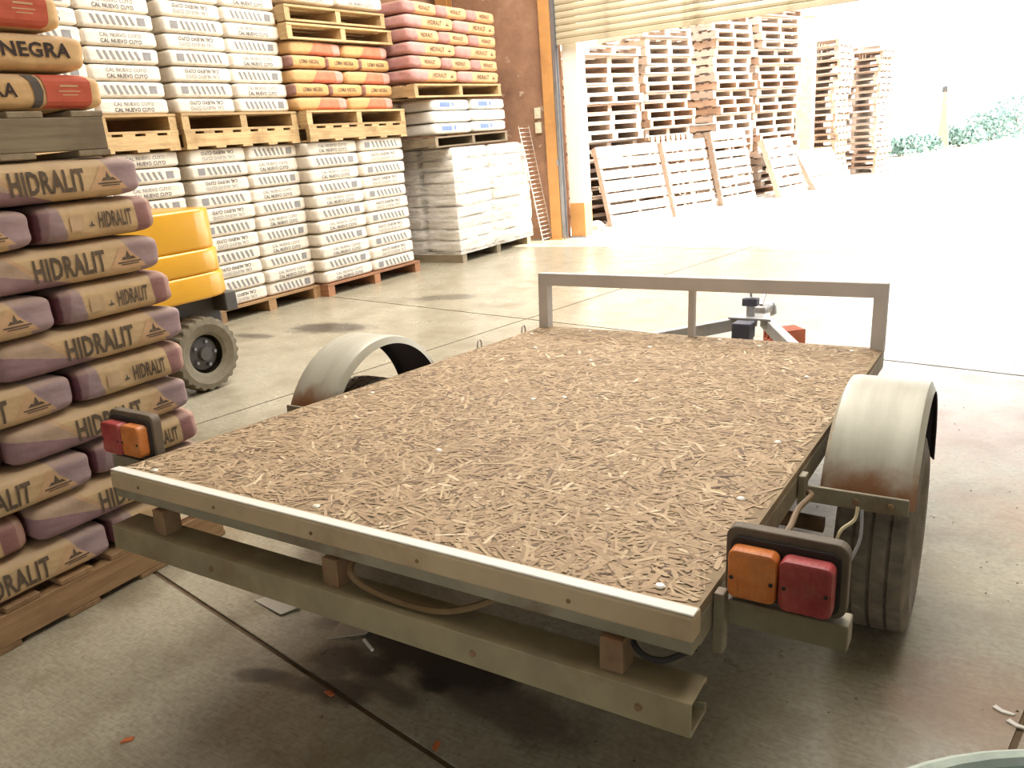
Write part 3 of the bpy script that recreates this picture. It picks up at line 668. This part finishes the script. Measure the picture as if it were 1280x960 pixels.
lime_stack(-6.32, 4.86, 6.20, zt, 8, HZ, 1, 'upper stack above forklift', 'lime bags upper middle', (True, False))
floor_pallet(-6.20, 6.22, 7.84, 'reddish wooden pallet under the third lime stack along the wall')
lime_stack(-6.20, 6.22, 7.80, .131, 11, HZ, 1, 'third stack under orange bags', 'lime bags under the orange bags', (False, True), back=True)
zt = cap_pair(-6.18, 6.25, 7.84, .131 + 11 * HZ, 'the third lime stack')
# orange-and-kraft bags
ora_e_p = [('printed_lettering', ('end', [T('LOMA NEGRA', (-.55, .55, -.30, .30), .02)], 'ink_soft'), dict(cuts_v=4))]
OL = BagKind((.775, .5, .134), 'ora_l', [], 3, amp=.025, sag=.005, k=6, m=16); OE = BagKind((.7, .515, .134), 'ora_e', ora_e_p, 3, amp=.025, k=6, m=16)
y0, y1 = 6.20, 7.76
for i in range(5):
    z = zt + .006 + i * .134
    if i % 2 == 0:
        for c_ in range(2): OL.put((-6.22 - .25, y0 + (y1 - y0) * (c_ + .5) / 2, z), R(90) + rnd.uniform(-.015, .015), f'kraft bag with orange-red half, {ORD[i]} layer, {"left" if c_ == 0 else "right"} of two, orange stack', 'orange and kraft bags')
        OE.put((-6.22 - .86, y0 + .26, z), 0, f'kraft bag in the shaded rear of the orange stack, {ORD[i]} layer', 'orange and kraft bags')
    else:
        for c_ in range(3): OE.put((-6.21 - .35, y0 + (y1 - y0) * (c_ + .5) / 3, z), rnd.uniform(-.02, .02), f'kraft bag seen end-on, {ORD[i]} layer, {("left", "middle", "right")[c_]} of three, orange stack', 'orange and kraft bags')
zo = zt + 5 * .134
a = pallet('pallet', 1.1, 1.62, .15, 'wood', 6, 4, st=.07); place(a, -6.74, 7.0, zo + .016, 0, 'pale open-ended pallet lying on top of the orange bag stack', 'pallets in the shed', rot=(R(.8), 0, 0))
b = pallet('pallet', 1.1, 1.56, .15, 'wood', 6, 4, st=.07); place(b, -6.76, 6.97, zo + .186, 0, 'uppermost pale pallet under white bags at the frame top', 'pallets in the shed', rot=(R(1.2), 0, R(1)))
for c_ in range(2): lime('T', False, .76, HZ).put((-6.5, 6.62 + .78 * c_, zo + .364 + c_ * .016), R(90), f'white bag cut by the frame top, {("left", "right")[c_]} of two above orange bags', 'white bags at the frame top', 'lime_bag')
# --- fourth stack by the door: wrapped bags, blue-print bags, pink-and-kraft bags
XD = -5.97
floor_pallet(XD, 8.44, 10.2, 'wooden pallet under the wrapped white stack next to the door', 'wood_old', 1.2)
for i in range(9):
    z = .131 + i * .145
    for c_ in range(2): lime(None, False, .855, .145, 'grey_bag').put((XD - .25 - .02 * math.sin(i), 8.44 + .88 * (c_ + .5), z), R(90) + rnd.uniform(-.012, .012), f'dusty white bag, {ORD[i]} layer, {("left", "right")[c_]} column, wrapped stack beside door', 'wrapped bags by the door', 'lime_bag')
    lime('T' if i % 2 else None, False, .62, .145, 'grey_bag').put((XD - .88, 8.44 + .26, z), rnd.uniform(-.012, .012), f'dusty bag on shaded side of wrapped stack beside door, {ORD[i]} layer', 'wrapped bags by the door', 'lime_bag')
n = NT('clear_stretch_film'); c = n.coord()
fold = n.noise(n.mapping(c, (1.2, 1.2, 9), (R(12), R(8), 0)), 2.2, 5, .6)
tp = n.node('ShaderNodeBsdfTransparent'); mxs = n.node('ShaderNodeMixShader'); outn = n.t.nodes['Material Output']
n.done(srgb(236, 228, 216), .25); n.bump(fold, .8, .02); n.put(mxs.inputs[0], n.ramp(fold, [(.38, .12), (.66, .75)])); n.t.links.new(tp.outputs[0], mxs.inputs[1]); n.t.links.new(n.b.outputs[0], mxs.inputs[2]); n.t.links.new(mxs.outputs[0], outn.inputs[0])
M['film'] = n.m
def film(u, v):
    per = [(XD + .035, 8.40), (XD + .035, 10.24), (XD - 1.2, 10.24), (XD - 1.2, 8.40)]
    s_ = u * 4; k = int(s_) % 4; t_ = s_ - int(s_); ease = t_
    x = per[k][0] + (per[(k + 1) % 4][0] - per[k][0]) * ease; y = per[k][1] + (per[(k + 1) % 4][1] - per[k][1]) * ease
    w_ = noise.noise(Vector((x * 2, y * 2, v * 14))) * .022 + noise.noise(Vector((x * 5, y * 5, v * 6 + x))) * .012
    cx, cy = XD - .58, 9.32; d = Vector((x - cx, y - cy)); d.normalize(); sh = 1 - .05 * max(0, v - .75) * 4
    return (cx + (x - cx) * sh + d.x * (w_ + .012), cy + (y - cy) * sh + d.y * (w_ + .012), .11 + v * 1.30)
f = MB().grid(film, 80, 40).build('stretch_film', 'film', None, smooth=True); tag(f, 'wrinkled clear plastic film wrapped around the white stack by the door', 'film')
zb = .131 + 9 * .145
p_ = pallet('pallet', 1.15, 1.68, .13, 'wood_old', 6, 3, st=.06); place(p_, XD - .60, 9.02, zb + .012, 0, 'grey pallet resting on the wrapped white stack', 'pallets in the shed', rot=(R(.8), 0, 0))
z1 = zb + .155
lb_p = [('blue_mark', ('front', [Q(SQ, (-.6, -.1, -.4, .4)), Q(SQ, (0, .12, -.3, .4))], 'ink_blue'), dict(cuts_v=5))]
BK = BagKind((.835, .5, .138), 'lime_b', lb_p, 3, amp=.03, k=6, m=16); BK2 = lime('T', False, .55, .138, 'grey_bag')
for i in range(3):
    for c_ in range(2): (BK if i != 1 else lime(None, False, .835, .138, 'lime_b')).put((XD - .27, 8.16 + .85 * (c_ + .5), z1 + i * .138 + .008 * c_), R(90), f'white bag {"with blue print" if i != 1 else "without print"}, {ORD[i]} layer, {("left", "right")[c_]}, under pink-and-kraft stack', 'white bags with blue print')
    BK2.put((XD - .86, 8.40, z1 + i * .138), 0, f'dusty white bag on shaded side under pink-and-kraft stack, {ORD[i]} layer', 'white bags with blue print')
z2 = z1 + 3 * .138 + .022
p_ = pallet('pallet', 1.15, 1.90, .15, 'wood', 6, 3, st=.07); place(p_, XD - .58, 8.80, z2, 0, 'pale pallet under the pink-and-kraft bag stack', 'pallets in the shed', rot=(R(.8), 0, 0))
z3 = z2 + .168
PL = BagKind((.955, .55, .146), 'pur_l', [('printed_lettering', ('front', [T('HIDRALIT', (-.15, .45, -.35, .35), .02)], 'ink_soft'), dict(cuts_v=4)), ('mountain_logo', ('front', [Q(PEAK, (.58, .76, -.3, .3))], 'ink_soft'), {})], 3, amp=.025, k=6, m=16)
PE = BagKind((.8, .63, .146), 'pur_e', [('printed_lettering', ('end', [T('HIDRALIT', (-.20, .50, -.30, .30), .02)], 'ink_soft'), dict(cuts_v=4))], 3, amp=.025, k=6, m=16)
y0, y1 = 7.84, 9.76
for i in range(6):
    z = z3 + i * .146
    if i % 2 == 0:
        for c_ in range(2): PL.put((XD - .29, y0 + (y1 - y0) * (c_ + .5) / 2, z), R(90) + rnd.uniform(-.01, .01), f'kraft bag with pink end, {ORD[i]} layer, {("left", "right")[c_]} of two, pink-and-kraft stack', 'pink and kraft bags')
        PE.put((XD - .98, y0 + .32, z), 0, f'kraft bag on shaded flank of the pink-and-kraft stack, {ORD[i]} layer', 'pink and kraft bags')
    else:
        for c_ in range(3): PE.put((XD - .41, y0 + (y1 - y0) * (c_ + .5) / 3, z), rnd.uniform(-.02, .02), f'kraft bag seen end-on, {ORD[i]} layer, {("left", "middle", "right")[c_]} of three, pink-and-kraft stack', 'pink and kraft bags')

# wire mesh panel leaning beside the door
t = empty('wire_mesh_panel', (0, 0, 0)); tag(t, 'pale wire mesh panel leaning between wrapped stack and door column', 'wire mesh')
M['mesh_wire'] = plain('pale_mesh_wire', srgb(214, 196, 178), .5, .2)
xb, xt, ya, yb = -5.80, -6.08, 10.31, 10.60
for y in (ya, yb):
    MB().tube([(xb, y, .01), (xt, y, 1.64)], .006, 6).build('rail', 'mesh_wire', t)
for k in range(27):
    q = (k + .5) / 27; MB().tube([(xb + (xt - xb) * q, ya - .02, .01 + 1.63 * q), (xb + (xt - xb) * q, yb + .02, .01 + 1.63 * q)], .0045, 6).build('rung', 'mesh_wire', t)

# ------------------------------------------------------------------ forklift
M['yellow'] = plain('yellow_enamel', srgb(228, 166, 26), .3, var=.08, scale=3, bump=.04); n = M['yellow'].node_tree.nodes['Principled BSDF']; n.inputs['Coat Weight'].default_value = .5
M['chassis'] = plain('dark_grey_chassis', srgb(84, 80, 76), .6, var=.2); M['fork_tyre'] = plain('dusty_solid_tyre', srgb(128, 118, 98), .85, var=.2, scale=20)
t = empty('forklift', (-5.0, 3.60, 0)); tag(t, 'yellow forklift with grooved counterweight parked behind the near stack', 'forklift')
def tier(z0_, z1_, w_, d_, name):
    # plan: rounded rear corners (rear = +y), origin at the rear edge
    r_ = .24; poly = [(-w_ / 2, -1.0), (w_ / 2, -1.0)]
    for a0, cx in ((0, w_ / 2 - r_), (90, -w_ / 2 + r_)):
        for k in range(9): a = R(a0 + 90 * k / 8); poly.append((cx + r_ * math.cos(a), d_ - r_ + r_ * math.sin(a)))
    return MB().prism(poly, 2, z0_, z1_).build(name, 'yellow', t, bevel=.022, segs=3, smooth=True)
cw = tier(.93, 1.19, 1.02, .06, 'counterweight'); tier(.775, .932, 1.04, .068, 'counterweight'); tier(.61, .777, 1.05, .082, 'counterweight')
MB().box((0, -.86, .48), (.72, 1.76, .30)).build('chassis', 'chassis', t, bevel=.02)
MB().box((.41, .01, .555), (.17, .10, .13)).build('mudguard', 'chassis', t, bevel=.01)
MB().box((0, -1.35, .86), (.95, .75, .5)).build('hood', 'yellow', t, bevel=.06, segs=3)
MB().box((0, -1.35, 1.14), (.5, .5, .08)).box((0, -1.08, 1.25), (.48, .06, .2)).build('seat', 'rubber_dk', t, bevel=.03)
for x, y, r_ in ((.44, -.27, .25), (-.44, -.27, .25), (.44, -1.75, .3), (-.44, -1.75, .3)):
    def rf(i, k): return -.012 if (k % 4 < 2 and i in (3, 4, 5, 6)) else 0
    ty = MB().lathe([(r_ * .52, -.055), (r_ * .60, -.07), (r_ * .80, -.088), (r_ * .97, -.082), (r_, -.05), (r_, .05), (r_ * .97, .082), (r_ * .80, .088), (r_ * .60, .07), (r_ * .52, .055)], 96, 'x', (0, 0, 0), rf).build('tyre', 'fork_tyre', t, loc=(x, y, r_))
    rim = MB().lathe([(r_ * .54, -.05), (r_ * .50, -.045), (r_ * .44, .02), (r_ * .2, .03), (r_ * .18, .06), (0, .062)], 24, 'x').build('rim', 'chassis', ty, smooth=True)
    if x < 0: rim.scale.x = -1
    for k in range(5): MB().lathe([(0, .016), (.012, .016), (.013, 0)], 6, 'x', (math.copysign(.03, x), r_ * .33 * math.cos(k * 1.2566), r_ * .33 * math.sin(k * 1.2566))).build('wheel_nut', 'galv', ty)
MB().box((.33, -2.05, .95), (.1, .12, 1.7)).box((-.33, -2.05, .95), (.1, .12, 1.7)).box((0, -2.05, 1.74), (.7, .08, .1)).build('mast', 'chassis', t)
for x in (-.25, .25): MB().box((x, -2.6, .07), (.1, 1.0, .04)).build('fork', 'chassis', t)

# ------------------------------------------------------------------ yard: pallet stacks, leaning pallets, plants
pa = pallet('pallet', 1.05, 1.0, .14, 'wood_out', 6, 4, st=.075, tb=.024, jit=.01); pb = pallet('pallet', 1.05, 1.0, .14, 'wood_out2', 6, 4, st=.06, tb=.022, jit=.01)
pc = pallet('pallet', 1.05, 1.0, .14, 'wood_out', 5, 3, st=.09, tb=.024, jit=.012)
protos = [pa, pb, pc]; used = {}
yr = random.Random(21)
AZ = R(18); dv = Vector((math.sin(AZ), math.cos(AZ))); nv = Vector((math.cos(AZ), -math.sin(AZ)))
def yard_stack(s0, s1, count, words, hz_=.145, back=0, seed=0, base=Vector((-5.98, 12.05)), az=AZ):
    d = Vector((math.sin(az), math.cos(az))); nn = Vector((math.cos(az), -math.sin(az)))
    mid = base + d * ((s0 + s1) / 2) - nn * (.55 + back); z = 0; tlt = 0
    for i in range(count):
        pr = protos[yr.randrange(3)]
        if used.get(pr.name): o = copy_tree(pr)
        else: o = pr; used[pr.name] = 1
        j = yr.uniform(-.06, .06); j2 = yr.uniform(-.07, .07)
        o.location = (mid.x + d.x * j + nn.x * j2, mid.y + d.y * j + nn.y * j2, z); o.rotation_euler = (0, 0, -az + yr.uniform(-.06, .06))
        o.scale = (1, (s1 - s0) / 1.0 * yr.uniform(.97, 1.01), 1)
        tag(o, f'sun-bleached pallet, {ORD[i]} from the ground, {words}', 'pallet', 'pallets stacked in the yard'); z += hz_
yard_stack(.08, 1.52, 19, 'yard stack nearest the door', .147)
yard_stack(1.68, 2.98, 21, 'second yard stack from the door', .147)
yard_stack(3.62, 4.88, 23, 'third yard stack from the door', .147)
yard_stack(5.08, 6.60, 24, 'fourth yard stack from the door', .147)
yard_stack(0, 1.15, 21, 'separate yard stack farthest right', .146, base=Vector((-3.45, 21.45)), az=R(-82))
for o in protos:
    if not used.get(o.name):
        for ch in list(o.children): bpy.data.objects.remove(ch)
        bpy.data.objects.remove(o)
# second face of the farthest stack: a neighbour set back behind it
yard_stack(0, 1.1, 20, 'pale yard stack behind the farthest right one', .147, base=Vector((-2.70, 22.9)), az=R(-80))
def leaning(bl, br, h_, lean, label, mat='wood_out', slats=7, gapk=.74, along=False):
    """pallet standing on edge with its foot on the ground, leaning back by `lean` radians"""
    bl, br = Vector(bl), Vector(br); d = (br - bl); wd = d.length; az = math.atan2(d.y, d.x)
    t = empty('leaning_pallet', (bl.x, bl.y, 0), (0, 0, az)); tag(t, label, 'pallet', 'pallets leaning in the yard')
    def bd(nm, x, u, z, dims, rz=0):
        # x along the foot, u up the slope, z depth behind the face
        o = board(nm, dims, (0, 0, 0), 0, t, mat)
        ca, sa = math.cos(lean), math.sin(lean)
        o.matrix_local = Matrix.Translation((x, u * sa + z * ca, u * ca - z * sa)) @ Matrix.Rotation(-lean, 4, 'X') @ Matrix.Rotation(R(rz), 4, 'Y')
    if not along:
        pitch = h_ / slats
        for k in range(slats):
            wdt = pitch * (gapk + (.2 if k in (0, slats - 1, slats // 2) else 0)); bd('deck_board', wd / 2, pitch * (k + .5), .011, (wd, .022, wdt))
    else:
        pitch = wd / slats
        for k in range(slats): bd('deck_board', pitch * (k + .5), h_ / 2, .011, (h_, .022, pitch * gapk), 90)
    for k in range(3):
        if not along: bd('stringer', .04 + (wd - .08) * k / 2, h_ / 2, .07, (h_, .09, .06), 90)
        else: bd('stringer', wd / 2, .04 + (h_ - .08) * k / 2, .07, (wd, .09, .06))
    for k in range(3):
        if not along: bd('bottom_board', wd / 2, .06 + (h_ - .12) * k / 2, .127, (wd, .022, .1))
        else: bd('bottom_board', .06 + (wd - .12) * k / 2, h_ / 2, .127, (h_, .022, .1), 90)
leaning((-5.42, 11.95), (-4.86, 13.15), 1.30, R(16), 'wide pallet leaning with foot nearest the door post')
leaning((-4.82, 13.22), (-4.40, 14.15), 1.28, R(14), 'pallet leaning beside the widest one, seen through many slats', 'wood_out', 7, .7)
leaning((-5.06, 13.28), (-4.66, 14.18), 1.38, R(13), 'pallet leaning upright behind the others with vertical slats', 'wood_out2', 8, .55, True)
leaning((-4.50, 14.85), (-4.18, 15.90), 1.36, R(12), 'pallet leaning against the third yard stack', 'wood_out', 8, .68)
leaning((-3.78, 16.2), (-3.52, 17.3), 1.18, R(20), 'low pallet leaning against the fourth yard stack', 'wood_out', 6, .72)
leaning((-3.42, 17.6), (-2.92, 18.7), .95, R(34), 'flattest leaning pallet, last before the farthest stack', 'wood_out', 6, .85)
# rubble by the door post
M['stone'] = plain('pale_rubble', srgb(190, 176, 164), .9, var=.15)
for k, (x, y, s_) in enumerate(((-5.62, 11.75, .13), (-5.78, 11.95, .09), (-5.42, 11.60, .06))):
    mb = MB().lathe([(0, 0), (s_ * .9, .0), (s_, s_ * .5), (s_ * .6, s_ * .95), (0, s_)], 7, 'z', (0, 0, 0), lambda i, k_: .02 * math.sin(k_ * 2.3 + i)); o = mb.build('rubble_stone', 'stone', None, loc=(x, y, 0))
    tag(o, ('largest', 'middle-sized', 'smallest')[k] + ' lump of pale rubble beside the door post', 'stone', 'rubble by the door post')
# yard wall with orange pillars behind the stacks
M['yard_wall'] = plain('pale_yard_wall', srgb(206, 196, 180), .9, var=.1, scale=2)
w = MB().box((-7.5, 26, 2.2), (.2, 30, 4.4), ).build('wall_yard', 'yard_wall'); tag(w, 'pale boundary wall behind the yard pallets', kind='structure')
t = empty('yard_pillar', (-4.10, 19.6, 0)); tag(t, 'peach painted pillar between the yard pallet stacks', 'pillar')
MB().box((0, 0, 1.75), (.34, .34, 3.5)).build('shaft', plain('peach_paint', srgb(222, 196, 170), .7), t, bevel=.01); MB().box((0, 0, 3.55), (.42, .42, .1)).build('cap', 'yard_wall', t)
t = empty('tapered_post', (-2.25, 33, 0)); tag(t, 'brown tapered post standing before the distant bushes', 'post')
MB().prism([(-.16, 0), (.22, 0), (.03, 1.9), (-.05, 1.9)], 1, -.12, .12).build('brace', plain('rust_brown', srgb(196, 150, 124), .8), t)
MB().tube([(0, 0, 1.7), (-.02, 0, 3.6)], .035, 8).build('pole', 'steel', t); MB().box((-.02, 0, 1.98), (.16, .16, .2)).build('collar', 'chassis', t)
# bushes
M['leaf'] = plain('hazed_leaf', srgb(136, 164, 150), .6, var=.3, scale=3, rnd_amt=.3); M['stem'] = plain('bush_stem', srgb(110, 90, 70), .9)  # outdoor glare and haze are put into this pale leaf colour
br_ = random.Random(5)
def bush(x, y, rx, h_, label):
    t = empty('bush', (x, y, 0)); tag(t, label, 'bush', 'distant bushes'); V = []; F = []
    for k in range(900):
        a, b_ = br_.uniform(0, 2 * math.pi), br_.random(); q = br_.random() ** .4
        c = Vector((math.cos(a) * rx * q * math.sqrt(1 - b_ * b_ * .8), math.sin(a) * rx * .7 * q * math.sqrt(1 - b_ * b_ * .8), .08 + h_ * b_ * (.6 + .4 * q)))
        e = Vector((br_.gauss(0, 1), br_.gauss(0, 1), br_.gauss(0, 1))).normalized(); g_ = e.orthogonal().normalized(); l = br_.uniform(.06, .13); i = len(V)
        V += [c - e * l, c + g_ * l * .45, c + e * l, c - g_ * l * .45]; F.append((i, i + 1, i + 2, i + 3))
    MB().add(V, F).build('foliage', 'leaf', t)
    for k in range(4): a = k * 1.6; MB().tube([(0, 0, 0), (math.cos(a) * rx * .4, math.sin(a) * rx * .3, h_ * .6)], .02, 5).build('stem', 'stem', t)
for x, y, rx, h_, lb in ((-3.2, 29.5, .8, .55, 'low pale bush just right of the farthest pallet stack'), (-2.75, 31.5, .7, .5, 'low bush left of the tapered brown post'), (-1.75, 34, .9, .7, 'low bush directly right of the tapered brown post'),
                     (-.95, 37, 1.1, 1.1, 'mid-height bush second from the right edge of the yard'), (-.1, 39.5, 1.3, 1.6, 'tallest bluish green bush at the right edge of the yard'), (2.7, 40, 1.3, 1.5, 'tall bush at the outermost right of the yard')): bush(x, y, rx, h_, lb)

# ------------------------------------------------------------------ small things on the floor
M['clay'] = plain('red_clay', srgb(200, 116, 88), .85, var=.2, scale=12)
t = empty('hollow_brick', (-1.20, 5.28, 0), (0, 0, R(-50))); tag(t, 'red hollow clay brick standing on the floor beside the trailer drawbar', 'brick')
bw, bh, bl_ = .15, .13, .22
mb = MB().box((0, 0, .008), (bw, bl_, .016)).box((0, 0, bh - .008), (bw, bl_, .016))
for x in (-bw / 2 + .008, -bw / 6, bw / 6, bw / 2 - .008): mb.box((x, 0, bh / 2), (.014, bl_, bh))
mb.box((0, 0, bh / 2), (bw, bl_, .014)); mb.build('shell', 'clay', t)
M['drum_green'] = plain('green_drum_paint', srgb(62, 96, 84), .45, .1, var=.15, scale=4); M['drum_rim'] = plain('worn_drum_rim', srgb(172, 182, 168), .5, .2, var=.2, scale=20)
t = empty('steel_drum', (.185, .455, 0)); tag(t, 'green steel drum with worn pale rim at the lower right corner', 'drum')
MB().lathe([(0, .005), (.285, .005), (.285, .29), (.295, .30), (.285, .31), (.285, .58), (.295, .59), (.285, .60), (.285, .885)], 48, 'z').build('body', 'drum_green', t, smooth=True)
MB().lathe([(0, .868), (.278, .868), (.284, .875)], 48, 'z').build('lid', 'drum_green', t, smooth=True)
MB().tube([(.287 * math.cos(a), .287 * math.sin(a), .892) for a in [2 * math.pi * k / 64 for k in range(64)]], .009, 8, closed=True).build('rim', 'drum_rim', t, smooth=True)
MB().lathe([(0, .885), (.03, .885), (.034, .868)], 16, 'z', (.14, .08, 0)).build('bung', 'drum_rim', t)
M['paper'] = plain('dirty_paper', srgb(206, 196, 178), .9, var=.1)
def paper(name, pts, z, label, fold=.01):
    V = [(x, y, z + fold * ((i * 7) % 3) / 2) for i, (x, y) in enumerate(pts)]; c = (sum(p[0] for p in pts) / len(pts), sum(p[1] for p in pts) / len(pts), z + fold * .3)
    m_ = MB().add(V + [c], [(i, (i + 1) % len(pts), len(pts)) for i in range(len(pts))]); o = m_.build(name, 'paper', None, thick=.0012); tag(o, label, 'paper', 'paper scraps on the floor')
paper('paper_scrap', [(-2.12, 1.565), (-1.955, 1.535), (-1.92, 1.60), (-2.07, 1.635)], .002, 'torn white paper scrap under the left half of the bumper')
paper('paper_scrap', [(-1.72, 1.50), (-1.61, 1.565), (-1.60, 1.63), (-1.75, 1.63)], .002, 'grey folded paper scrap beside the oil stain under the bumper', .02)
o = MB().tube([(-1.60, 1.545, .006), (-1.54, 1.515, .006)], .005, 8).build('cigarette_end', 'white'); tag(o, 'small white stub beside the grey paper under the bumper', 'stub')
M['chip_o'] = plain('orange_chip', srgb(206, 110, 60), .8)
for k, (x, y, lb) in enumerate(((-1.541, 1.306, 'orange chip lying on the oily floor joint'), (-1.90, .909, 'orange chip on the floor at the lower left'), (-1.114, 1.26, 'orange chip on the floor under the bumper middle'))):
    o = MB().prism([(0, 0), (.03, -.006), (.036, .006), (.012, .012)], 2, 0, .004).build('orange_chip', 'chip_o', None, loc=(x, y, .0005), rot=(0, 0, k)); tag(o, lb, 'chip', 'orange chips on the floor')
for x, y, lb in ((.07, 2.006, 'white flake on the floor, farther of two near the drum'), (.10, 1.965, 'white flake on the floor, nearer of two beside the drum')):
    o = MB().prism([(0, 0), (.02, -.012), (.045, -.012), (.05, -.006), (.022, .0), (.008, .012)], 2, 0, .004).build('white_flake', 'white', None, loc=(x, y, .0005)); tag(o, lb, 'flake', 'white flakes on the floor')
M['grit'] = plain('dark_grit', srgb(104, 84, 66), .9)
gr = random.Random(9); V = []; F = []
for k in range(260):
    x, y = gr.uniform(-1.9, .6), gr.uniform(1.2, 5.3); s_ = gr.uniform(.0015, .0045); i = len(V)
    V += [(x - s_, y, .0005), (x, y - s_, .0005), (x + s_, y, .0005), (x, y + s_ * 1.4, .0005), (x, y, s_ * .8)]; F += [(i, i + 1, i + 4), (i + 1, i + 2, i + 4), (i + 2, i + 3, i + 4), (i + 3, i, i + 4)]
o = MB().add(V, F).build('floor_grit', 'grit'); tag(o, 'scattered dark grit and crumbs across the concrete floor', 'grit', kind='stuff')
